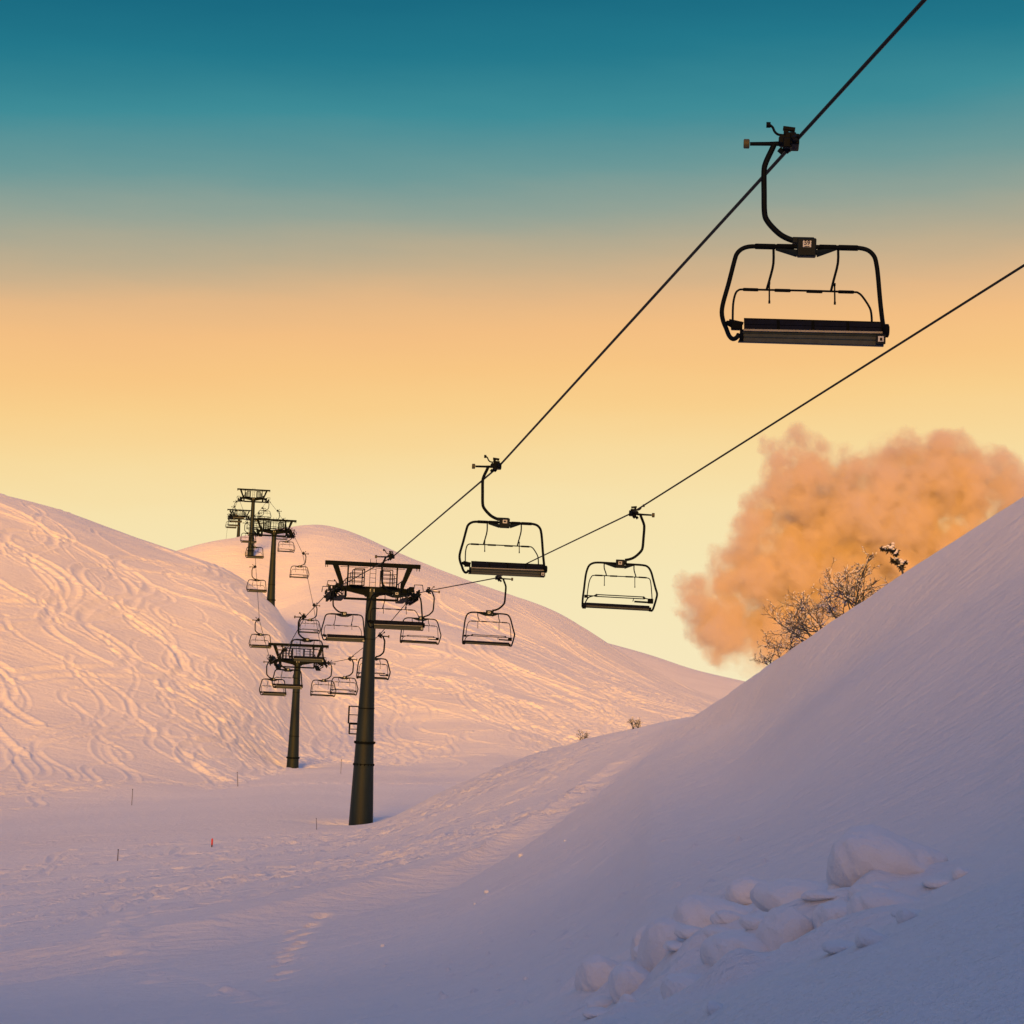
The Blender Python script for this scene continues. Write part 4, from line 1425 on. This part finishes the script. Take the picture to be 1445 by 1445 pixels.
def cloud():
    import bmesh
    bm = bmesh.new()
    fld = []
    rnd = random.Random(2)
    for px, py, r in BALLS:
        D = CLOUD_D + rnd.uniform(-10, 10)
        c = P(px, py, D)
        R = r / F * CLOUD_D
        fld.append((c, R))
    mid = sum((c for c, R in fld), Vector()) / len(fld)
    for c, R in fld:
        bmesh.ops.create_icosphere(bm, subdivisions=3, radius=R * 1.22, matrix=Matrix.Translation(c - mid))
    me = bpy.data.meshes.new('cloud')
    bm.to_mesh(me); bm.free()
    tmp = bpy.data.objects.new('cloud_tmp', me)
    C.objects.link(tmp)
    md = tmp.modifiers.new('r', 'REMESH'); md.mode = 'VOXEL'; md.voxel_size = 1.6
    dg = bpy.context.evaluated_depsgraph_get()
    me2 = bpy.data.meshes.new_from_object(tmp.evaluated_get(dg))
    bpy.data.objects.remove(tmp)
    me2.name = 'cloud'
    o = bpy.data.objects.new('cloud', me2)
    o.location = mid
    C.objects.link(o)
    tag(o, 'billowing orange cloud rising behind the near bank at the right', 'cloud')
    m = bpy.data.materials.new('cloud_vapour'); m.use_nodes = True
    nt = m.node_tree; nt.nodes.clear()
    out = nt.nodes.new('ShaderNodeOutputMaterial')
    pv = nt.nodes.new('ShaderNodeVolumePrincipled')
    pv.inputs['Color'].default_value = (0.875, 0.81, 0.75, 1)
    pv.inputs['Anisotropy'].default_value = 0.1
    nt.links.new(pv.outputs['Volume'], out.inputs['Volume'])
    tc = nt.nodes.new('ShaderNodeTexCoord')
    # warp the position, so that the lumps are ragged
    nw = nt.nodes.new('ShaderNodeTexNoise'); nw.inputs['Scale'].default_value = 0.075; nw.inputs['Detail'].default_value = 7; nw.inputs['Roughness'].default_value = 0.66
    nt.links.new(tc.outputs['Object'], nw.inputs['Vector'])
    sub = nt.nodes.new('ShaderNodeVectorMath'); sub.operation = 'SUBTRACT'; sub.inputs[1].default_value = (0.5, 0.5, 0.5)
    nt.links.new(nw.outputs['Color'], sub.inputs[0])
    scl = nt.nodes.new('ShaderNodeVectorMath'); scl.operation = 'SCALE'; scl.inputs['Scale'].default_value = 21.0
    nt.links.new(sub.outputs[0], scl.inputs[0])
    add = nt.nodes.new('ShaderNodeVectorMath'); add.operation = 'ADD'
    nt.links.new(tc.outputs['Object'], add.inputs[0]); nt.links.new(scl.outputs[0], add.inputs[1])
    last = None
    for c, R in fld:
        dn = nt.nodes.new('ShaderNodeVectorMath'); dn.operation = 'DISTANCE'
        dn.inputs[1].default_value = c - mid
        nt.links.new(add.outputs[0], dn.inputs[0])
        mr = nt.nodes.new('ShaderNodeMath'); mr.operation = 'MULTIPLY_ADD'
        mr.inputs[1].default_value = -1.0; mr.inputs[2].default_value = R
        nt.links.new(dn.outputs['Value'], mr.inputs[0])
        if last is None:
            last = mr
        else:
            mx = nt.nodes.new('ShaderNodeMath'); mx.operation = 'SMOOTH_MAX'
            mx.inputs[2].default_value = 3.0
            nt.links.new(last.outputs[0], mx.inputs[0]); nt.links.new(mr.outputs[0], mx.inputs[1])
            last = mx
    mr = nt.nodes.new('ShaderNodeMapRange')
    mr.inputs['From Min'].default_value = 0.0; mr.inputs['From Max'].default_value = 8.0
    mr.inputs['To Min'].default_value = 0.0; mr.inputs['To Max'].default_value = 1.0
    nt.links.new(last.outputs[0], mr.inputs['Value'])
    n3 = nt.nodes.new('ShaderNodeTexNoise'); n3.inputs['Scale'].default_value = 0.075; n3.inputs['Detail'].default_value = 5; n3.inputs['Roughness'].default_value = 0.6
    nt.links.new(tc.outputs['Object'], n3.inputs['Vector'])
    m3 = nt.nodes.new('ShaderNodeMapRange')
    m3.inputs['From Min'].default_value = 0.42; m3.inputs['From Max'].default_value = 0.62
    m3.inputs['To Min'].default_value = 0.06; m3.inputs['To Max'].default_value = 1.0
    nt.links.new(n3.outputs['Fac'], m3.inputs['Value'])
    mu = nt.nodes.new('ShaderNodeMath'); mu.operation = 'MULTIPLY'
    nt.links.new(mr.outputs[0], mu.inputs[0]); nt.links.new(m3.outputs[0], mu.inputs[1])
    mu2 = nt.nodes.new('ShaderNodeMath'); mu2.operation = 'MULTIPLY'; mu2.inputs[1].default_value = 0.55
    nt.links.new(mu.outputs[0], mu2.inputs[0])
    nt.links.new(mu2.outputs[0], pv.inputs['Density'])
    try:
        m.volume_intensity = 1
    except Exception:
        pass
    me2.materials.clear()
    me2.materials.append(m)
    return o


cloud()

# ------------------------------------------------------------------ sky and sun
SUN_AZ = math.radians(188)        # measured clockwise from straight ahead: low, behind the camera and a little left
SUN_EL = math.radians(13.2)
w = bpy.data.worlds.new('World')
sc.world = w
w.use_nodes = True
nt = w.node_tree
nt.nodes.clear()
out = nt.nodes.new('ShaderNodeOutputWorld')
tc = nt.nodes.new('ShaderNodeTexCoord')
def lin(c): return tuple(((v / 255) / 12.92 if v / 255 <= 0.04045 else ((v / 255 + 0.055) / 1.055) ** 2.4) for v in c)
ax = Vector((-math.sin(math.radians(3.8)), 0, math.cos(math.radians(3.8))))
dt = nt.nodes.new('ShaderNodeVectorMath'); dt.operation = 'DOT_PRODUCT'; dt.inputs[1].default_value = ax
nt.links.new(tc.outputs['Generated'], dt.inputs[0])
mr = nt.nodes.new('ShaderNodeMapRange')
mr.inputs['From Min'].default_value = -0.06; mr.inputs['From Max'].default_value = 0.94
# faint high veils bend the bands a little
vm = nt.nodes.new('ShaderNodeMapping'); vm.inputs['Scale'].default_value = (5.0, 5.0, 26.0); vm.inputs['Rotation'].default_value = (0, math.radians(5), 0)
nt.links.new(tc.outputs['Generated'], vm.inputs['Vector'])
vn = nt.nodes.new('ShaderNodeTexNoise'); vn.inputs['Scale'].default_value = 1.6; vn.inputs['Detail'].default_value = 7; vn.inputs['Roughness'].default_value = 0.55
nt.links.new(vm.outputs['Vector'], vn.inputs['Vector'])
va = nt.nodes.new('ShaderNodeMath'); va.operation = 'MULTIPLY_ADD'; va.inputs[1].default_value = 0.014; va.inputs[2].default_value = -0.007
nt.links.new(vn.outputs['Fac'], va.inputs[0])
vs = nt.nodes.new('ShaderNodeMath'); vs.operation = 'ADD'
nt.links.new(dt.outputs['Value'], vs.inputs[0]); nt.links.new(va.outputs[0], vs.inputs[1])
nt.links.new(vs.outputs[0], mr.inputs['Value'])
ramp = nt.nodes.new('ShaderNodeValToRGB')
nt.links.new(mr.outputs[0], ramp.inputs['Fac'])
STOPS = [(-.06, (240, 225, 182)), (0.0, (246, 231, 189)), (.045, (245, 229, 181)), (.08, (246, 225, 171)), (.105, (247, 216, 154)), (.125, (248, 206, 138)), (.143, (247, 197, 130)),
         (.158, (243, 190, 129)), (.174, (228, 183, 133)), (.193, (190, 172, 141)), (.212, (148, 162, 149)), (.23, (108, 152, 151)), (.257, (60, 139, 150)), (.282, (32, 119, 138)), (.305, (20, 104, 127)),
         (.36, (30, 100, 135)), (.5, (94, 124, 164)), (.94, (132, 140, 180))]
el = ramp.color_ramp.elements
while len(el) > 1: el.remove(el[0])
for i, (s, c) in enumerate(STOPS):
    e = el[0] if i == 0 else el.new(s + .06)
    e.position = s + .06
    e.color = (*lin(c), 1)
# dusk side of the sky behind the camera
dy = nt.nodes.new('ShaderNodeVectorMath'); dy.operation = 'DOT_PRODUCT'; dy.inputs[1].default_value = (0, 1, 0)
nt.links.new(tc.outputs['Generated'], dy.inputs[0])
mb_ = nt.nodes.new('ShaderNodeMapRange'); mb_.interpolation_type = 'SMOOTHSTEP'
mb_.inputs['From Min'].default_value = 0.75; mb_.inputs['From Max'].default_value = -0.1
nt.links.new(dy.outputs['Value'], mb_.inputs['Value'])
mx = nt.nodes.new('ShaderNodeMix'); mx.data_type = 'RGBA'
rp2 = nt.nodes.new('ShaderNodeValToRGB')
e2 = rp2.color_ramp.elements
while len(e2) > 1: e2.remove(e2[0])
for i, (s, c) in enumerate([(-.06, (232, 156, 84)), (.10, (230, 154, 86)), (.20, (204, 142, 110)), (.34, (138, 134, 162)), (.5, (114, 127, 168)), (.94, (112, 130, 178))]):
    e = e2[0] if i == 0 else e2.new(s + .06)
    e.position = s + .06
    e.color = (*lin(c), 1)
nt.links.new(mr.outputs[0], rp2.inputs['Fac'])
nt.links.new(rp2.outputs['Color'], mx.inputs['B'])
nt.links.new(mb_.outputs[0], mx.inputs['Factor'])
nt.links.new(ramp.outputs['Color'], mx.inputs['A'])
bg1 = nt.nodes.new('ShaderNodeBackground'); bg1.inputs['Strength'].default_value = 0.6598
nt.links.new(mx.outputs['Result'], bg1.inputs['Color'])
sky = nt.nodes.new('ShaderNodeTexSky'); sky.sky_type = 'NISHITA'; sky.sun_disc = False
sky.sun_elevation = SUN_EL; sky.sun_rotation = SUN_AZ
bg2 = nt.nodes.new('ShaderNodeBackground'); bg2.inputs['Strength'].default_value = 0.0008
nt.links.new(sky.outputs['Color'], bg2.inputs['Color'])
ad = nt.nodes.new('ShaderNodeAddShader')
nt.links.new(bg1.outputs[0], ad.inputs[0]); nt.links.new(bg2.outputs[0], ad.inputs[1])
nt.links.new(ad.outputs[0], out.inputs['Surface'])

sl = bpy.data.lights.new('sun', 'SUN')
sl.energy = 4.5
sl.angle = math.radians(15)
sl.color = (1.0, 0.43, 0.02)
so = bpy.data.objects.new('sun', sl)
C.objects.link(so)
dirv = Vector((math.sin(SUN_AZ) * math.cos(SUN_EL), math.cos(SUN_AZ) * math.cos(SUN_EL), math.sin(SUN_EL)))
so.rotation_euler = dirv.to_track_quat('Z', 'Y').to_euler()
so.location = dirv * 300

sc.view_settings.view_transform = 'Standard'
sc.view_settings.look = 'None'
sc.view_settings.exposure = 0.6
sc.view_settings.gamma = 1.0
sc.render.engine = 'CYCLES'
sc.cycles.volume_bounces = 5
sc.cycles.max_bounces = 6
sc.cycles.volume_step_rate = 1.0
sc.cycles.volume_max_steps = 256
sc.cycles.use_denoising = True
